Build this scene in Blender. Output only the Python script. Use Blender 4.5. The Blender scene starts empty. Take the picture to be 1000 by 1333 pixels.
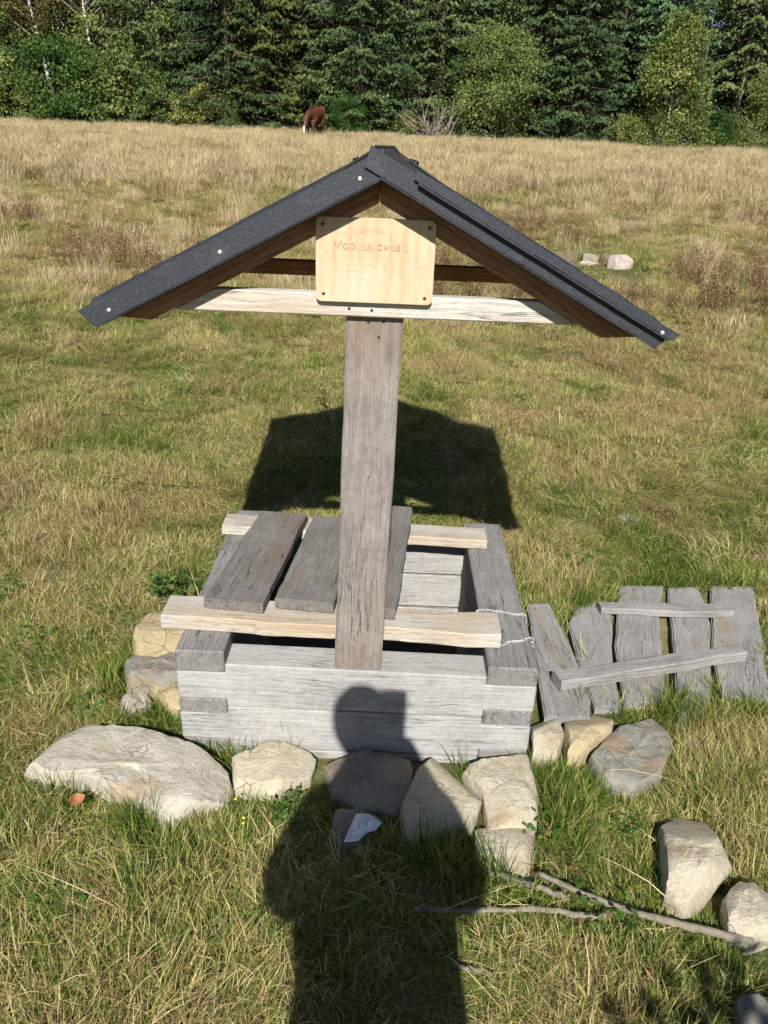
import bpy, bmesh, math, random
import numpy as np
from mathutils import Vector, Matrix, noise

# ------------------------------------------------------------------ camera, world, sun, exposure
S = bpy.context.scene
COL = S.collection
R = math.radians

cam_d = bpy.data.cameras.new('camera')
cam = bpy.data.objects.new('camera', cam_d); COL.objects.link(cam)
cam_d.sensor_fit = 'HORIZONTAL'; cam_d.sensor_width = 36.0; cam_d.lens = 36.0
cam_d.clip_start = 0.02; cam_d.clip_end = 1000
PITCH, ROLL = R(25.0), R(2.3)
fwd = Vector((0, math.cos(PITCH), -math.sin(PITCH)))
up0 = Vector((0, math.sin(PITCH), math.cos(PITCH))); rt0 = Vector((1, 0, 0))
rt = rt0 * math.cos(ROLL) + up0 * math.sin(ROLL)
upv = -rt0 * math.sin(ROLL) + up0 * math.cos(ROLL)
m = Matrix((rt, upv, -fwd)).transposed().to_4x4(); m.translation = (0, 0, 1.6)
cam.matrix_world = m
S.camera = cam

SUN_DIR = Vector((-0.007, -0.782, 0.623)).normalized()      # towards the sun, behind the photographer
world = bpy.data.worlds.new('World'); S.world = world; world.use_nodes = True
wn = world.node_tree.nodes; wl = world.node_tree.links
sky = wn.new('ShaderNodeTexSky'); sky.sky_type = 'NISHITA'; sky.sun_disc = False
sky.sun_elevation = math.asin(SUN_DIR.z); sky.sun_rotation = math.pi
sky.altitude = 700; sky.air_density = 1.0; sky.dust_density = 0.6
bg = wn['Background']; bg.inputs['Strength'].default_value = 0.055
wl.new(sky.outputs[0], bg.inputs['Color'])
sun_d = bpy.data.lights.new('sun', 'SUN'); sun_d.energy = 5.0; sun_d.angle = R(0.53)
sun_d.color = (1.0, 0.965, 0.915)
sun = bpy.data.objects.new('sun', sun_d); COL.objects.link(sun)
sun.rotation_euler = (-SUN_DIR).to_track_quat('-Z', 'Y').to_euler(); sun.location = (0, -20, 20)
S.view_settings.view_transform = 'Standard'; S.view_settings.look = 'None'
S.view_settings.exposure = 0.56; S.view_settings.gamma = 1.0
S.cycles.use_adaptive_sampling = True; S.cycles.adaptive_threshold = .03
S.cycles.max_bounces = 4; S.cycles.diffuse_bounces = 2; S.cycles.transmission_bounces = 2; S.cycles.transparent_max_bounces = 4

rng = np.random.default_rng(7); random.seed(7)

# ------------------------------------------------------------------ helpers
def tag(o, label=None, cat=None, group=None, kind=None):
    if label: o['label'] = label
    if cat: o['category'] = cat
    if group: o['group'] = group
    if kind: o['kind'] = kind
    return o

def empty(name, loc, rz=0.0):
    o = bpy.data.objects.new(name, None); COL.objects.link(o)
    o.location = loc; o.rotation_euler = (0, 0, rz); o.empty_display_size = 0.1
    return o

def mat_of(o):
    return Matrix.Translation(o.location) @ o.rotation_euler.to_matrix().to_4x4()

def link(name, me, mat, parent=None, M=None, grand=None):
    o = bpy.data.objects.new(name, me); COL.objects.link(o)
    if mat is not None:
        me.materials.clear(); me.materials.append(mat)
    M = M if M is not None else Matrix.Identity(4)
    o.parent = parent
    if parent is not None:
        M = wm(parent).inverted() @ M
    o.matrix_basis = M
    return o

def wm(o):
    b = mat_of(o) if o.data is None else o.matrix_basis.copy()
    return (wm(o.parent) @ b) if o.parent else b

def copy_tree(o, parent=None):
    c = o.copy(); COL.objects.link(c); c.parent = parent
    for ch in [k for k in ALLCH.get(o.name, [])]:
        copy_tree(ch, c)
    return c
ALLCH = {}

def mesh_from(name, v, f, smooth=False):
    me = bpy.data.meshes.new(name); me.from_pydata(v, [], f); me.update()
    if smooth: me.polygons.foreach_set('use_smooth', [True] * len(me.polygons))
    return me

def np_mesh(name, V, F, attr=None):
    """V (n,3) array, F list of faces (quads array and tris array), attr dict of per-point floats"""
    me = bpy.data.meshes.new(name)
    quads, tris = F
    nq, nt = len(quads), len(tris)
    me.vertices.add(len(V)); me.vertices.foreach_set('co', np.asarray(V, np.float32).ravel())
    loops = np.concatenate([np.asarray(quads, np.int32).ravel(), np.asarray(tris, np.int32).ravel()])
    me.loops.add(len(loops)); me.loops.foreach_set('vertex_index', loops)
    me.polygons.add(nq + nt)
    ls = np.concatenate([np.arange(nq) * 4, nq * 4 + np.arange(nt) * 3]).astype(np.int32)
    me.polygons.foreach_set('loop_start', ls)
    for k, a in (attr or {}).items():
        at = me.attributes.new(k, 'FLOAT', 'POINT'); at.data.foreach_set('value', np.asarray(a, np.float32))
    me.update(calc_edges=True); me.validate()
    return me

def fbm(x, y, s, seed=0.0, o=3):
    return noise.fractal(Vector((x * s + seed, y * s - seed * 1.7, seed * .31)), 1.0, 2.0, o)

def prism(outline, t, bevel=.004, axis='Y', segs=1):
    """outline in local (x, z), extruded along local y from 0 to t"""
    bm = bmesh.new()
    vs = [bm.verts.new((x, 0, z)) for x, z in outline]
    fc = bm.faces.new(vs)
    r = bmesh.ops.extrude_face_region(bm, geom=[fc])
    bmesh.ops.translate(bm, vec=(0, t, 0), verts=[e for e in r['geom'] if isinstance(e, bmesh.types.BMVert)])
    bmesh.ops.recalc_face_normals(bm, faces=bm.faces)
    if bevel:
        bmesh.ops.bevel(bm, geom=list(bm.edges), offset=bevel, segments=segs, affect='EDGES', clamp_overlap=True)
    me = bpy.data.meshes.new('prism'); bm.to_mesh(me); bm.free()
    return me

def tube(pts, rads, n=7, noise_r=0.0, seed=0):
    v, f = [], []
    P = [Vector(p) for p in pts]
    a0 = None
    for i, p in enumerate(P):
        d = (P[min(i + 1, len(P) - 1)] - P[max(i - 1, 0)]).normalized()
        if a0 is None: a0 = d.orthogonal().normalized()
        a = (a0 - d * a0.dot(d)).normalized(); a0 = a; b = d.cross(a)
        for k in range(n):
            t = 2 * math.pi * k / n
            r = rads[i] * (1 + noise_r * noise.noise(Vector((i * .7 + seed, k * 1.3, seed))))
            v.append(p + a * math.cos(t) * r + b * math.sin(t) * r)
    for i in range(len(P) - 1):
        for k in range(n):
            f.append((i * n + k, i * n + (k + 1) % n, (i + 1) * n + (k + 1) % n, (i + 1) * n + k))
    f.append(tuple(range(n))[::-1]); f.append(tuple(range((len(P) - 1) * n, len(P) * n)))
    return v, f

def spline(pts, n):
    """Catmull-Rom through the points"""
    P = [Vector(p) for p in pts]; P = [P[0] * 2 - P[1]] + P + [P[-1] * 2 - P[-2]]
    out = []
    for i in range(1, len(P) - 2):
        for k in range(n):
            t = k / n
            a, b, c, d = P[i - 1:i + 3]
            out.append(.5 * ((2 * b) + (c - a) * t + (2 * a - 5 * b + 4 * c - d) * t * t + (3 * b - a - 3 * c + d) * t ** 3))
    out.append(P[-2]); return out

# ------------------------------------------------------------------ materials
class NT:
    def __init__(s, name):
        s.m = bpy.data.materials.new(name); s.m.use_nodes = True
        s.t = s.m.node_tree; s.n = s.t.nodes; s.n.clear()
        s.out = s.n.new('ShaderNodeOutputMaterial')
    def new(s, typ, ins=None, **kw):
        n = s.n.new(typ)
        for k, v in kw.items(): setattr(n, k, v)
        for k, v in (ins or {}).items(): s.set(n.inputs[k], v)
        return n
    def set(s, sock, v):
        if isinstance(v, bpy.types.NodeSocket): s.t.links.new(v, sock)
        elif isinstance(v, bpy.types.Node): s.t.links.new(v.outputs[0], sock)
        else:
            if hasattr(sock.default_value, '__len__') and len(sock.default_value) == 4 and len(v) == 3: v = (*v, 1)
            sock.default_value = v
    def math(s, op, a, b=None, c=None, clamp=False):
        n = s.n.new('ShaderNodeMath'); n.operation = op; n.use_clamp = clamp
        for i, v in enumerate((a, b, c)):
            if v is not None: s.set(n.inputs[i], v)
        return n.outputs[0]
    def map(s, v, a, b, c=0., d=1.):
        n = s.n.new('ShaderNodeMapRange'); s.set(n.inputs[0], v)
        for i, q in enumerate((a, b, c, d)): n.inputs[i + 1].default_value = q
        return n.outputs[0]
    def mix(s, f, a, b, mode='MIX'):
        n = s.n.new('ShaderNodeMix'); n.data_type = 'RGBA'; n.blend_type = mode
        s.set(n.inputs[0], f); s.set(n.inputs[6], a); s.set(n.inputs[7], b)
        return n.outputs[2]
    def noise(s, vec, scale, detail=4, rough=.55, dist=0.):
        return s.new('ShaderNodeTexNoise', {'Vector': vec, 'Scale': scale, 'Detail': detail, 'Roughness': rough, 'Distortion': dist}).outputs[0]
    def ramp(s, f, stops, interp='LINEAR'):
        n = s.n.new('ShaderNodeValToRGB'); n.color_ramp.interpolation = interp
        e = n.color_ramp.elements
        while len(e) < len(stops): e.new(.5)
        for k, (p, c) in enumerate(stops): e[k].position = p; e[k].color = (*c, 1)
        s.set(n.inputs[0], f); return n.outputs[0]
    def coords(s, scale=(1, 1, 1), rnd=0.0):
        tc = s.n.new('ShaderNodeTexCoord')
        v = tc.outputs['Object']
        if rnd:
            oi = s.n.new('ShaderNodeObjectInfo')
            mu = s.new('ShaderNodeVectorMath', operation='MULTIPLY_ADD')
            cmb = s.new('ShaderNodeCombineXYZ', {0: s.math('MULTIPLY', oi.outputs['Random'], rnd), 1: s.math('MULTIPLY', oi.outputs['Random'], rnd * .7), 2: s.math('MULTIPLY', oi.outputs['Random'], rnd * .4)})
            ad = s.new('ShaderNodeVectorMath', operation='ADD'); s.set(ad.inputs[0], v); s.set(ad.inputs[1], cmb); v = ad.outputs[0]
        return v
    def scaled(s, v, sc):
        n = s.new('ShaderNodeVectorMath', operation='MULTIPLY'); s.set(n.inputs[0], v); n.inputs[1].default_value = sc; return n.outputs[0]
    def principled(s, col, rough=.8, bump=None, bs=.3, bd=.01, spec=.3, metal=0.):
        p = s.n.new('ShaderNodeBsdfPrincipled')
        s.set(p.inputs['Base Color'], col); s.set(p.inputs['Roughness'], rough)
        p.inputs['Specular IOR Level'].default_value = spec; p.inputs['Metallic'].default_value = metal
        if bump is not None:
            b = s.n.new('ShaderNodeBump'); b.inputs['Strength'].default_value = bs; b.inputs['Distance'].default_value = bd
            s.set(b.inputs['Height'], bump); s.t.links.new(b.outputs[0], p.inputs['Normal'])
        s.t.links.new(p.outputs[0], s.out.inputs[0]); return p

def wood(name, dark, mid, light, warm=None, warm_amt=.0, crack=1.0, knot=1.0, bs=.5, rings=.25, stain=None):
    """weathered timber: grain along local X, checks, knots, blotches"""
    n = NT(name); v = n.coords(rnd=17.)
    warp = n.noise(n.scaled(v, (2.2, 5, 5)), 1.0, 3)
    wv = n.new('ShaderNodeVectorMath', operation='MULTIPLY_ADD')
    n.set(wv.inputs[0], n.new('ShaderNodeTexNoise', {'Vector': n.scaled(v, (2.0, 6, 6)), 'Scale': 1.0}).outputs[1]); wv.inputs[1].default_value = (.0, .035, .035); n.set(wv.inputs[2], v)
    w = wv.outputs[0]
    g1 = n.noise(n.scaled(w, (4.5, 60, 60)), 1.0, 7, .72)
    g2 = n.noise(n.scaled(w, (16, 300, 300)), 1.0, 3, .65)
    iso = n.noise(v, 75., 6, .72)
    off = n.new('ShaderNodeVectorMath', operation='ADD'); n.set(off.inputs[0], n.scaled(w, (.10, 1, 1))); off.inputs[1].default_value = (0, .05, .11)
    ring = n.new('ShaderNodeTexWave', {'Vector': off.outputs[0], 'Scale': 42., 'Distortion': 2.5, 'Detail': 2.0, 'Detail Scale': 3.}, wave_type='RINGS', rings_direction='X').outputs['Fac']
    blot = n.noise(v, 6.0, 6, .68)
    gr = n.math('ADD', n.math('MULTIPLY', g1, .50), n.math('ADD', n.math('MULTIPLY', g2, .42), n.math('MULTIPLY', ring, rings * .26)))
    gr = n.math('ADD', gr, n.math('ADD', n.math('MULTIPLY', n.math('SUBTRACT', blot, .5), .55), n.math('MULTIPLY', n.math('SUBTRACT', iso, .5), .45)))
    col = n.ramp(gr, [(.30, dark), (.54, mid), (.80, light)])
    if warm:
        wm_ = n.map(n.noise(n.scaled(v, (2.0, 7, 7)), 1.0, 3), .62 - warm_amt * .35, .78 - warm_amt * .2)
        col = n.mix(wm_, col, n.mix(gr, tuple(c * .6 for c in warm), warm))
    # knots
    vor = n.new('ShaderNodeTexVoronoi', {'Vector': n.scaled(v, (3.0, 7.5, 7.5)), 'Scale': 1.0, 'Randomness': 1.0})
    kn = n.map(vor.outputs['Distance'], .05, .13, 1., 0.)
    col = n.mix(n.math('MULTIPLY', kn, .65 * knot), col, n.mix(.5, (.13, .07, .035), dark))
    # checks running with the grain
    c0 = n.noise(n.scaled(w, (1.6, 30, 30)), 1.0, 3, .55)
    ck = n.map(n.math('ABSOLUTE', n.math('SUBTRACT', c0, .5)), .0, .011, 1., 0.)
    cm = n.map(n.noise(n.scaled(v, (2.4, 7, 7)), 1.0, 2), .47, .57)
    ck = n.math('MULTIPLY', ck, cm)
    col = n.mix(n.math('MULTIPLY', ck, .85 * crack), col, tuple(c * .18 for c in dark))
    h = n.math('SUBTRACT', n.math('ADD', n.math('MULTIPLY', g1, .6), n.math('ADD', n.math('MULTIPLY', iso, .3), n.math('MULTIPLY', g2, .4))), n.math('MULTIPLY', ck, 1.2 * crack))
    n.principled(col, .85, h, bs, .008, .2)
    return n.m

M = {}
M['log'] = wood('silver_log', (.24, .228, .215), (.38, .367, .35), (.475, .462, .444), crack=.6, knot=.8, rings=.25)
M['log_end'] = wood('grey_log', (.12, .113, .105), (.215, .205, .192), (.32, .305, .285), crack=1., knot=.8, rings=.5)
M['post'] = wood('post_wood', (.135, .117, .102), (.248, .218, .192), (.365, .328, .292), warm=(.28, .20, .14), warm_amt=.25, crack=.9, knot=.8, rings=.25)
M['plank'] = wood('dark_plank', (.098, .088, .080), (.178, .162, .148), (.26, .24, .222), warm=(.21, .165, .125), warm_amt=.2, crack=1.1, knot=1., rings=.6)
M['batten'] = wood('pale_batten', (.31, .27, .225), (.46, .42, .365), (.56, .535, .49), warm=(.50, .385, .26), warm_amt=.4, crack=.5, knot=1., rings=.7)
M['beam'] = wood('pale_beam', (.35, .315, .27), (.53, .49, .435), (.62, .59, .54), warm=(.53, .43, .31), warm_amt=.25, crack=.7, knot=.8, rings=.7)
M['rafter'] = wood('brown_rafter', (.21, .10, .055), (.33, .17, .095), (.42, .24, .135), crack=.5, knot=.8, rings=.8)
M['slab'] = wood('grey_slab_wood', (.15, .142, .132), (.255, .245, .23), (.36, .348, .33), warm=(.33, .265, .19), warm_amt=.15, crack=.8, knot=.5, rings=.6)
M['stick'] = wood('grey_stick', (.13, .11, .085), (.25, .215, .165), (.36, .315, .25), crack=.4, knot=.3)

def m_roof():
    n = NT('granular_roof_metal'); v = n.coords()
    g = n.noise(v, 420., 2, .8); g2 = n.noise(v, 150., 3, .7); b = n.noise(v, 9., 3)
    col = n.ramp(n.math('ADD', n.math('MULTIPLY', g, .7), n.math('MULTIPLY', g2, .3)), [(.36, (.008, .010, .014)), (.52, (.024, .028, .036)), (.60, (.055, .062, .074)), (.70, (.26, .28, .31))])
    col = n.mix(n.map(b, .4, .75, 0, .2), col, (.05, .055, .062))
    col = n.mix(n.map(n.noise(n.scaled(v, (14, 14, 30)), 1., 5, .7), .56, .72, 0, .35), col, (.11, .105, .095))
    n.principled(col, .55, g, .35, .002, .45); return n.m
M['roof'] = m_roof()
def m_plain(name, col, rough=.6, metal=0., spec=.4, var=.25, sc=40.):
    n = NT(name); v = n.coords(rnd=5.); b = n.noise(v, sc, 4)
    c = n.mix(n.map(b, .3, .7), tuple(x * (1 - var) for x in col), tuple(min(1, x * (1 + var)) for x in col))
    n.principled(c, rough, b, .15, .003, spec, metal); return n.m
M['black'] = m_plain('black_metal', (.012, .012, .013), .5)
M['screw_white'] = m_plain('zinc_screw', (.75, .76, .78), .3, .6)
M['screw_dark'] = m_plain('dark_screw', (.05, .035, .025), .5, .3)
M['chain'] = m_plain('galvanised_chain', (.55, .55, .54), .5, .35)
M['hose'] = m_plain('black_hose', (.015, .015, .016), .3)
M['water'] = m_plain('dark_water', (.006, .007, .006), .05)
M['paper'] = m_plain('white_paper', (.86, .87, .88), .8, var=.06)
M['leaf_brown'] = m_plain('brown_leaf', (.30, .12, .045), .7, var=.4)
M['skin'] = m_plain('skin', (.50, .32, .24), .6)
M['hair_dark'] = m_plain('dark_hair', (.03, .022, .016), .6)
M['phone'] = m_plain('phone_case', (.03, .03, .035), .3)

def m_sign():
    n = NT('sign_plywood'); v = n.coords()
    w = n.noise(n.scaled(v, (10, 4, 3)), 1., 3)
    g = n.noise(n.scaled(v, (120, 60, 14)), 1., 4, .6)
    fl = n.noise(n.scaled(v, (260, 60, 30)), 1., 2, .5)
    ring = n.new('ShaderNodeTexWave', {'Vector': n.scaled(v, (9, 4, 2.2)), 'Scale': 1.2, 'Distortion': 7.0, 'Detail': 2.0, 'Detail Scale': .6}, wave_type='BANDS', bands_direction='X').outputs['Fac']
    f = n.math('ADD', n.math('MULTIPLY', g, .5), n.math('ADD', n.math('MULTIPLY', w, .45), n.math('MULTIPLY', ring, .12)))
    col = n.ramp(f, [(.34, (.44, .315, .185)), (.52, (.54, .405, .255)), (.70, (.60, .475, .325))])
    col = n.mix(n.map(fl, .63, .7, 0, .5), col, (.26, .15, .06))
    col = n.mix(n.map(n.noise(v, 9., 3), .48, .66, 0, .5), col, (.58, .49, .37))
    n.principled(col, .75, g, .2, .002, .25); return n.m
M['sign'] = m_sign()
M['engrave'] = m_plain('faded_lettering', (.45, .31, .175), .8, var=.12, sc=60.)
M['engrave2'] = m_plain('faint_lettering', (.485, .35, .21), .8, var=.12, sc=60.)

def stone_mat(name, a, b, c, grey=.3):
    n = NT(name); v = n.coords(rnd=9.)
    n1 = n.noise(v, 9., 8, .68); n2 = n.noise(v, 60., 7, .75); lay = n.noise(n.scaled(v, (9, 9, 60)), 1., 5, .65)
    wv = n.new('ShaderNodeVectorMath', operation='MULTIPLY_ADD'); n.set(wv.inputs[0], n.new('ShaderNodeTexNoise', {'Vector': v, 'Scale': 14.}).outputs[1]); wv.inputs[1].default_value = (.06, .06, .06); n.set(wv.inputs[2], v)
    cr = n.new('ShaderNodeTexVoronoi', {'Vector': n.scaled(wv.outputs[0], (9, 14, 14)), 'Scale': 1.}, feature='DISTANCE_TO_EDGE').outputs['Distance']
    crack = n.math('MULTIPLY', n.map(cr, .0, .012, .8, 0.), n.map(n.noise(v, 6., 2), .54, .64))
    f = n.math('ADD', n.math('MULTIPLY', n1, .45), n.math('ADD', n.math('MULTIPLY', n2, .38), n.math('MULTIPLY', lay, .17)))
    col = n.ramp(f, [(.34, a), (.5, b), (.66, c)])
    col = n.mix(n.map(n.noise(v, 15., 5, .65), .54, .64, 0, grey), col, (.21, .205, .185))
    col = n.mix(n.map(n.noise(v, 130., 4, .7), .58, .68, 0, .4), col, tuple(x * .35 for x in a))
    col = n.mix(n.map(n.noise(n.scaled(v, (6, 10, 10)), 1., 4), .58, .68, 0, .5), col, (.37, .245, .13))
    col = n.mix(n.math('MULTIPLY', crack, .5), col, tuple(x * .3 for x in a))
    h = n.math('SUBTRACT', n.math('ADD', n1, n.math('ADD', n.math('MULTIPLY', n2, .5), n.math('MULTIPLY', lay, .35))), n.math('MULTIPLY', crack, .4))
    n.principled(col, .9, h, .9, .016, .2); return n.m
M['stone_cream'] = stone_mat('cream_stone', (.37, .315, .215), (.52, .46, .34), (.61, .555, .44), .10)
M['stone_pale'] = stone_mat('pale_layered_stone', (.36, .315, .235), (.51, .465, .375), (.61, .57, .49), .22)
M['stone_grey'] = stone_mat('grey_stone', (.17, .155, .12), (.265, .25, .205), (.36, .345, .295), .2)
M['stone_yellow'] = stone_mat('yellow_stone', (.34, .26, .14), (.46, .37, .22), (.54, .46, .31), .1)
M['stone_pink'] = stone_mat('pinkish_stone', (.34, .25, .2), (.45, .37, .32), (.55, .48, .43), .1)
M['stone_brown'] = stone_mat('brown_stone', (.12, .085, .06), (.2, .15, .11), (.28, .22, .17), .2)

def m_ground():
    n = NT('meadow_soil'); tc = n.n.new('ShaderNodeTexCoord'); v = tc.outputs['Object']
    a = n.noise(v, 1.3, 6, .6); b = n.noise(v, 30., 5, .7)
    col = n.ramp(n.math('ADD', n.math('MULTIPLY', a, .55), n.math('MULTIPLY', b, .45)), [(.36, (.06, .075, .018)), (.5, (.14, .135, .05)), (.62, (.24, .195, .095))])
    n.principled(col, .95, b, .6, .03, .1); return n.m
M['ground'] = m_ground()
def m_plantbed(name, stops, trans=.25, attr_d=True, rough=.7, amount=1.0):
    """blades and leaves: colour from the per-blade tint and the per-plant dryness"""
    n = NT(name)
    t = n.new('ShaderNodeAttribute', attribute_name='tint').outputs['Fac']
    if attr_d:
        d = n.new('ShaderNodeAttribute', attribute_name='dry', attribute_type='INSTANCER').outputs['Fac']
        pos = n.new('ShaderNodeNewGeometry').outputs['Position']
        d = n.math('ADD', d, n.math('MULTIPLY', n.math('SUBTRACT', n.noise(n.scaled(pos, (1, 1, .2)), 7., 3, .6), .5), .55))
    else:
        d = n.math('ADD', .3, n.math('MULTIPLY', n.new('ShaderNodeObjectInfo').outputs['Random'], .4))
    f = n.math('ADD', d, n.math('MULTIPLY', n.math('SUBTRACT', t, .5), amount), clamp=True)
    col = n.ramp(f, stops)
    p = n.new('ShaderNodeBsdfPrincipled', {'Base Color': col, 'Roughness': rough, 'Specular IOR Level': .22})
    tr = n.new('ShaderNodeBsdfTranslucent', {'Color': col})
    mx = n.new('ShaderNodeMixShader', {0: trans, 1: p.outputs[0], 2: tr.outputs[0]})
    n.t.links.new(mx.outputs[0], n.out.inputs[0]); return n.m
GRASS = [(0., (.050, .120, .012)), (.26, (.145, .225, .027)), (.48, (.30, .295, .07)), (.68, (.53, .445, .165)), (.90, (.72, .61, .33)), (.95, (.62, .50, .27)), (1., (.30, .20, .10))]
M['grass'] = m_plantbed('grass', GRASS, .3)
M['hay'] = m_plantbed('dry_grass', [(0., (.13, .14, .035)), (.4, (.36, .285, .14)), (.7, (.51, .40, .22)), (1., (.63, .515, .32))], .25)
M['weed'] = m_plantbed('rust_weed', [(0., (.05, .03, .015)), (.5, (.20, .115, .065)), (1., (.34, .225, .125))], .1)
M['herb'] = m_plantbed('green_herb', [(0., (.03, .09, .012)), (.5, (.06, .155, .02)), (1., (.13, .23, .04))], .25)
M['herb_solo'] = m_plantbed('green_herb_leaf', [(0., (.035, .085, .014)), (.5, (.075, .15, .028)), (1., (.15, .22, .05))], .25, False)
M['straw'] = m_plain('straw', (.50, .40, .22), .7)
M['flower'] = m_plain('yellow_petals', (.75, .55, .02), .6)
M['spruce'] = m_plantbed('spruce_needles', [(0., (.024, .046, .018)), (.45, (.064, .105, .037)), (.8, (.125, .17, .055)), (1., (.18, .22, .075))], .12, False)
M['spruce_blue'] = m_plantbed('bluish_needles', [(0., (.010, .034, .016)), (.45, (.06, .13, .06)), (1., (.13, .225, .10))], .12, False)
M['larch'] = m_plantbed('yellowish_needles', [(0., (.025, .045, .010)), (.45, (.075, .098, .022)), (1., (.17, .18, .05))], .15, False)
M['leaf'] = m_plantbed('birch_leaves', [(0., (.035, .07, .016)), (.45, (.13, .195, .052)), (.8, (.215, .27, .075)), (1., (.30, .30, .09))], .3, False)
M['leaf_yellow'] = m_plantbed('yellowing_leaves', [(0., (.055, .085, .018)), (.45, (.19, .24, .06)), (.8, (.28, .315, .09)), (1., (.38, .36, .11))], .3, False)
M['leaf_green'] = m_plantbed('green_leaves', [(0., (.022, .06, .012)), (.45, (.055, .125, .024)), (1., (.13, .21, .05))], .3, False)
M['leaf_rust'] = m_plantbed('rusty_leaves', [(0., (.05, .05, .015)), (.45, (.13, .11, .03)), (1., (.25, .18, .05))], .3, False)
def m_bark(name, a, b, white=False):
    n = NT(name); v = n.coords(rnd=11.)
    g = n.noise(n.scaled(v, (8, 8, 2) if not white else (4, 4, 16)), 1.5, 4)
    n.principled(n.ramp(g, [(.4, a), (.6, b)]), .9, g, .5, .02, .1); return n.m
M['bark'] = m_bark('spruce_bark', (.06, .045, .035), (.17, .14, .12))
M['birch'] = m_bark('birch_bark', (.30, .28, .25), (.68, .65, .60), True)
M['deadwood'] = m_bark('dead_grey_wood', (.16, .125, .10), (.33, .275, .235))
def m_horse():
    n = NT('chestnut_coat'); v = n.coords(); b = n.noise(v, 4., 3)
    n.principled(n.mix(b, (.065, .021, .013), (.125, .042, .025)), .5, None); return n.m
M['horse'] = m_horse()
M['white_hair'] = m_plain('white_hair', (.75, .72, .68), .7, var=.1)
M['mane'] = m_plain('dark_mane', (.06, .025, .015), .7)
M['cloth'] = m_plain('dark_clothes', (.04, .045, .06), .9)

# ------------------------------------------------------------------ ground
SLOPE = .056
def gz(x, y):
    t = y - 2.3
    s = .5 * (t + math.sqrt(t * t + .35)) - .5 * (-2.0 + math.sqrt(4.0 + .35)) if t > -3 else 0.0
    z = SLOPE * max(s, 0)
    k = min(1, max(0, (y - 2.9) / 2.0)) if y > 0 else 0
    u_ = min(1, max(0, (y - 2.75) / 1.3)); z += .085 * u_ * u_ * (3 - 2 * u_)
    kx = min(1, max(0, (abs(x) - 1.6) / 1.5))
    dip = -.035 * math.exp(-((y - 1.66) / .16) ** 4) * math.exp(-((x + .02) / .56) ** 6)
    far_box = 0. if (-1.05 < x < 1.6 and 1.3 < y < 2.85) else 1.
    z += dip + far_box * (.034 * fbm(x, y, 2.6, 4.4) if 0 < y < 14 else 0)
    return z + max(k, kx * .5) * (.07 * fbm(x, y, .45, 3.1) + .03 * fbm(x, y, 1.7, 8.2))

PIT = (-.50, .385, 1.80, 2.61)
def axis_pts(rngs):
    out = []
    for a, b, st in rngs:
        out += list(np.arange(a, b - 1e-6, st))
    return out
xs = axis_pts([(-120, -30, 6), (-30, -8, 1.0), (-8, -2.5, .25), (-2.5, 2.5, .1), (2.5, 8, .25), (8, 30, 1.0), (30, 121, 6)])
ys = axis_pts([(-30, -3, 2.), (-3, 0, .3), (0, 5, .1), (5, 12, .25), (12, 48, 1.), (48, 181, 6)])
for q in (PIT[0], PIT[0] + .01, PIT[1] - .01, PIT[1]): xs.append(q)
for q in (PIT[2], PIT[2] + .01, PIT[3] - .01, PIT[3]): ys.append(q)
xs = sorted(set(round(float(q), 4) for q in xs)); ys = sorted(set(round(float(q), 4) for q in ys))
gv = []
for y in ys:
    for x in xs:
        z = gz(x, y)
        if PIT[0] + .005 < x < PIT[1] - .005 and PIT[2] + .005 < y < PIT[3] - .005: z = -1.1
        gv.append((x, y, z))
nx = len(xs)
gf = [(j * nx + i, j * nx + i + 1, (j + 1) * nx + i + 1, (j + 1) * nx + i) for j in range(len(ys) - 1) for i in range(nx - 1)]
g = link('ground', mesh_from('ground', gv, gf, True), M['ground']); tag(g, kind='structure')
wme = mesh_from('water', [(PIT[0], PIT[2], -.62), (PIT[1], PIT[2], -.62), (PIT[1], PIT[3], -.62), (PIT[0], PIT[3], -.62)], [(0, 1, 2, 3)])
tag(link('water', wme, M['water']), kind='structure')

# ------------------------------------------------------------------ the well: log box, post, roof
FY, BY = 1.745, 2.665          # front and back faces of the log box
XL0, XL1, XR0, XR1 = -.562, -.425, .305, .447
T = .105
well = empty('well', (-.05, FY, 0))
tag(well, 'wooden log well with one grey post and a dark metal gable roof', 'well')

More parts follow.
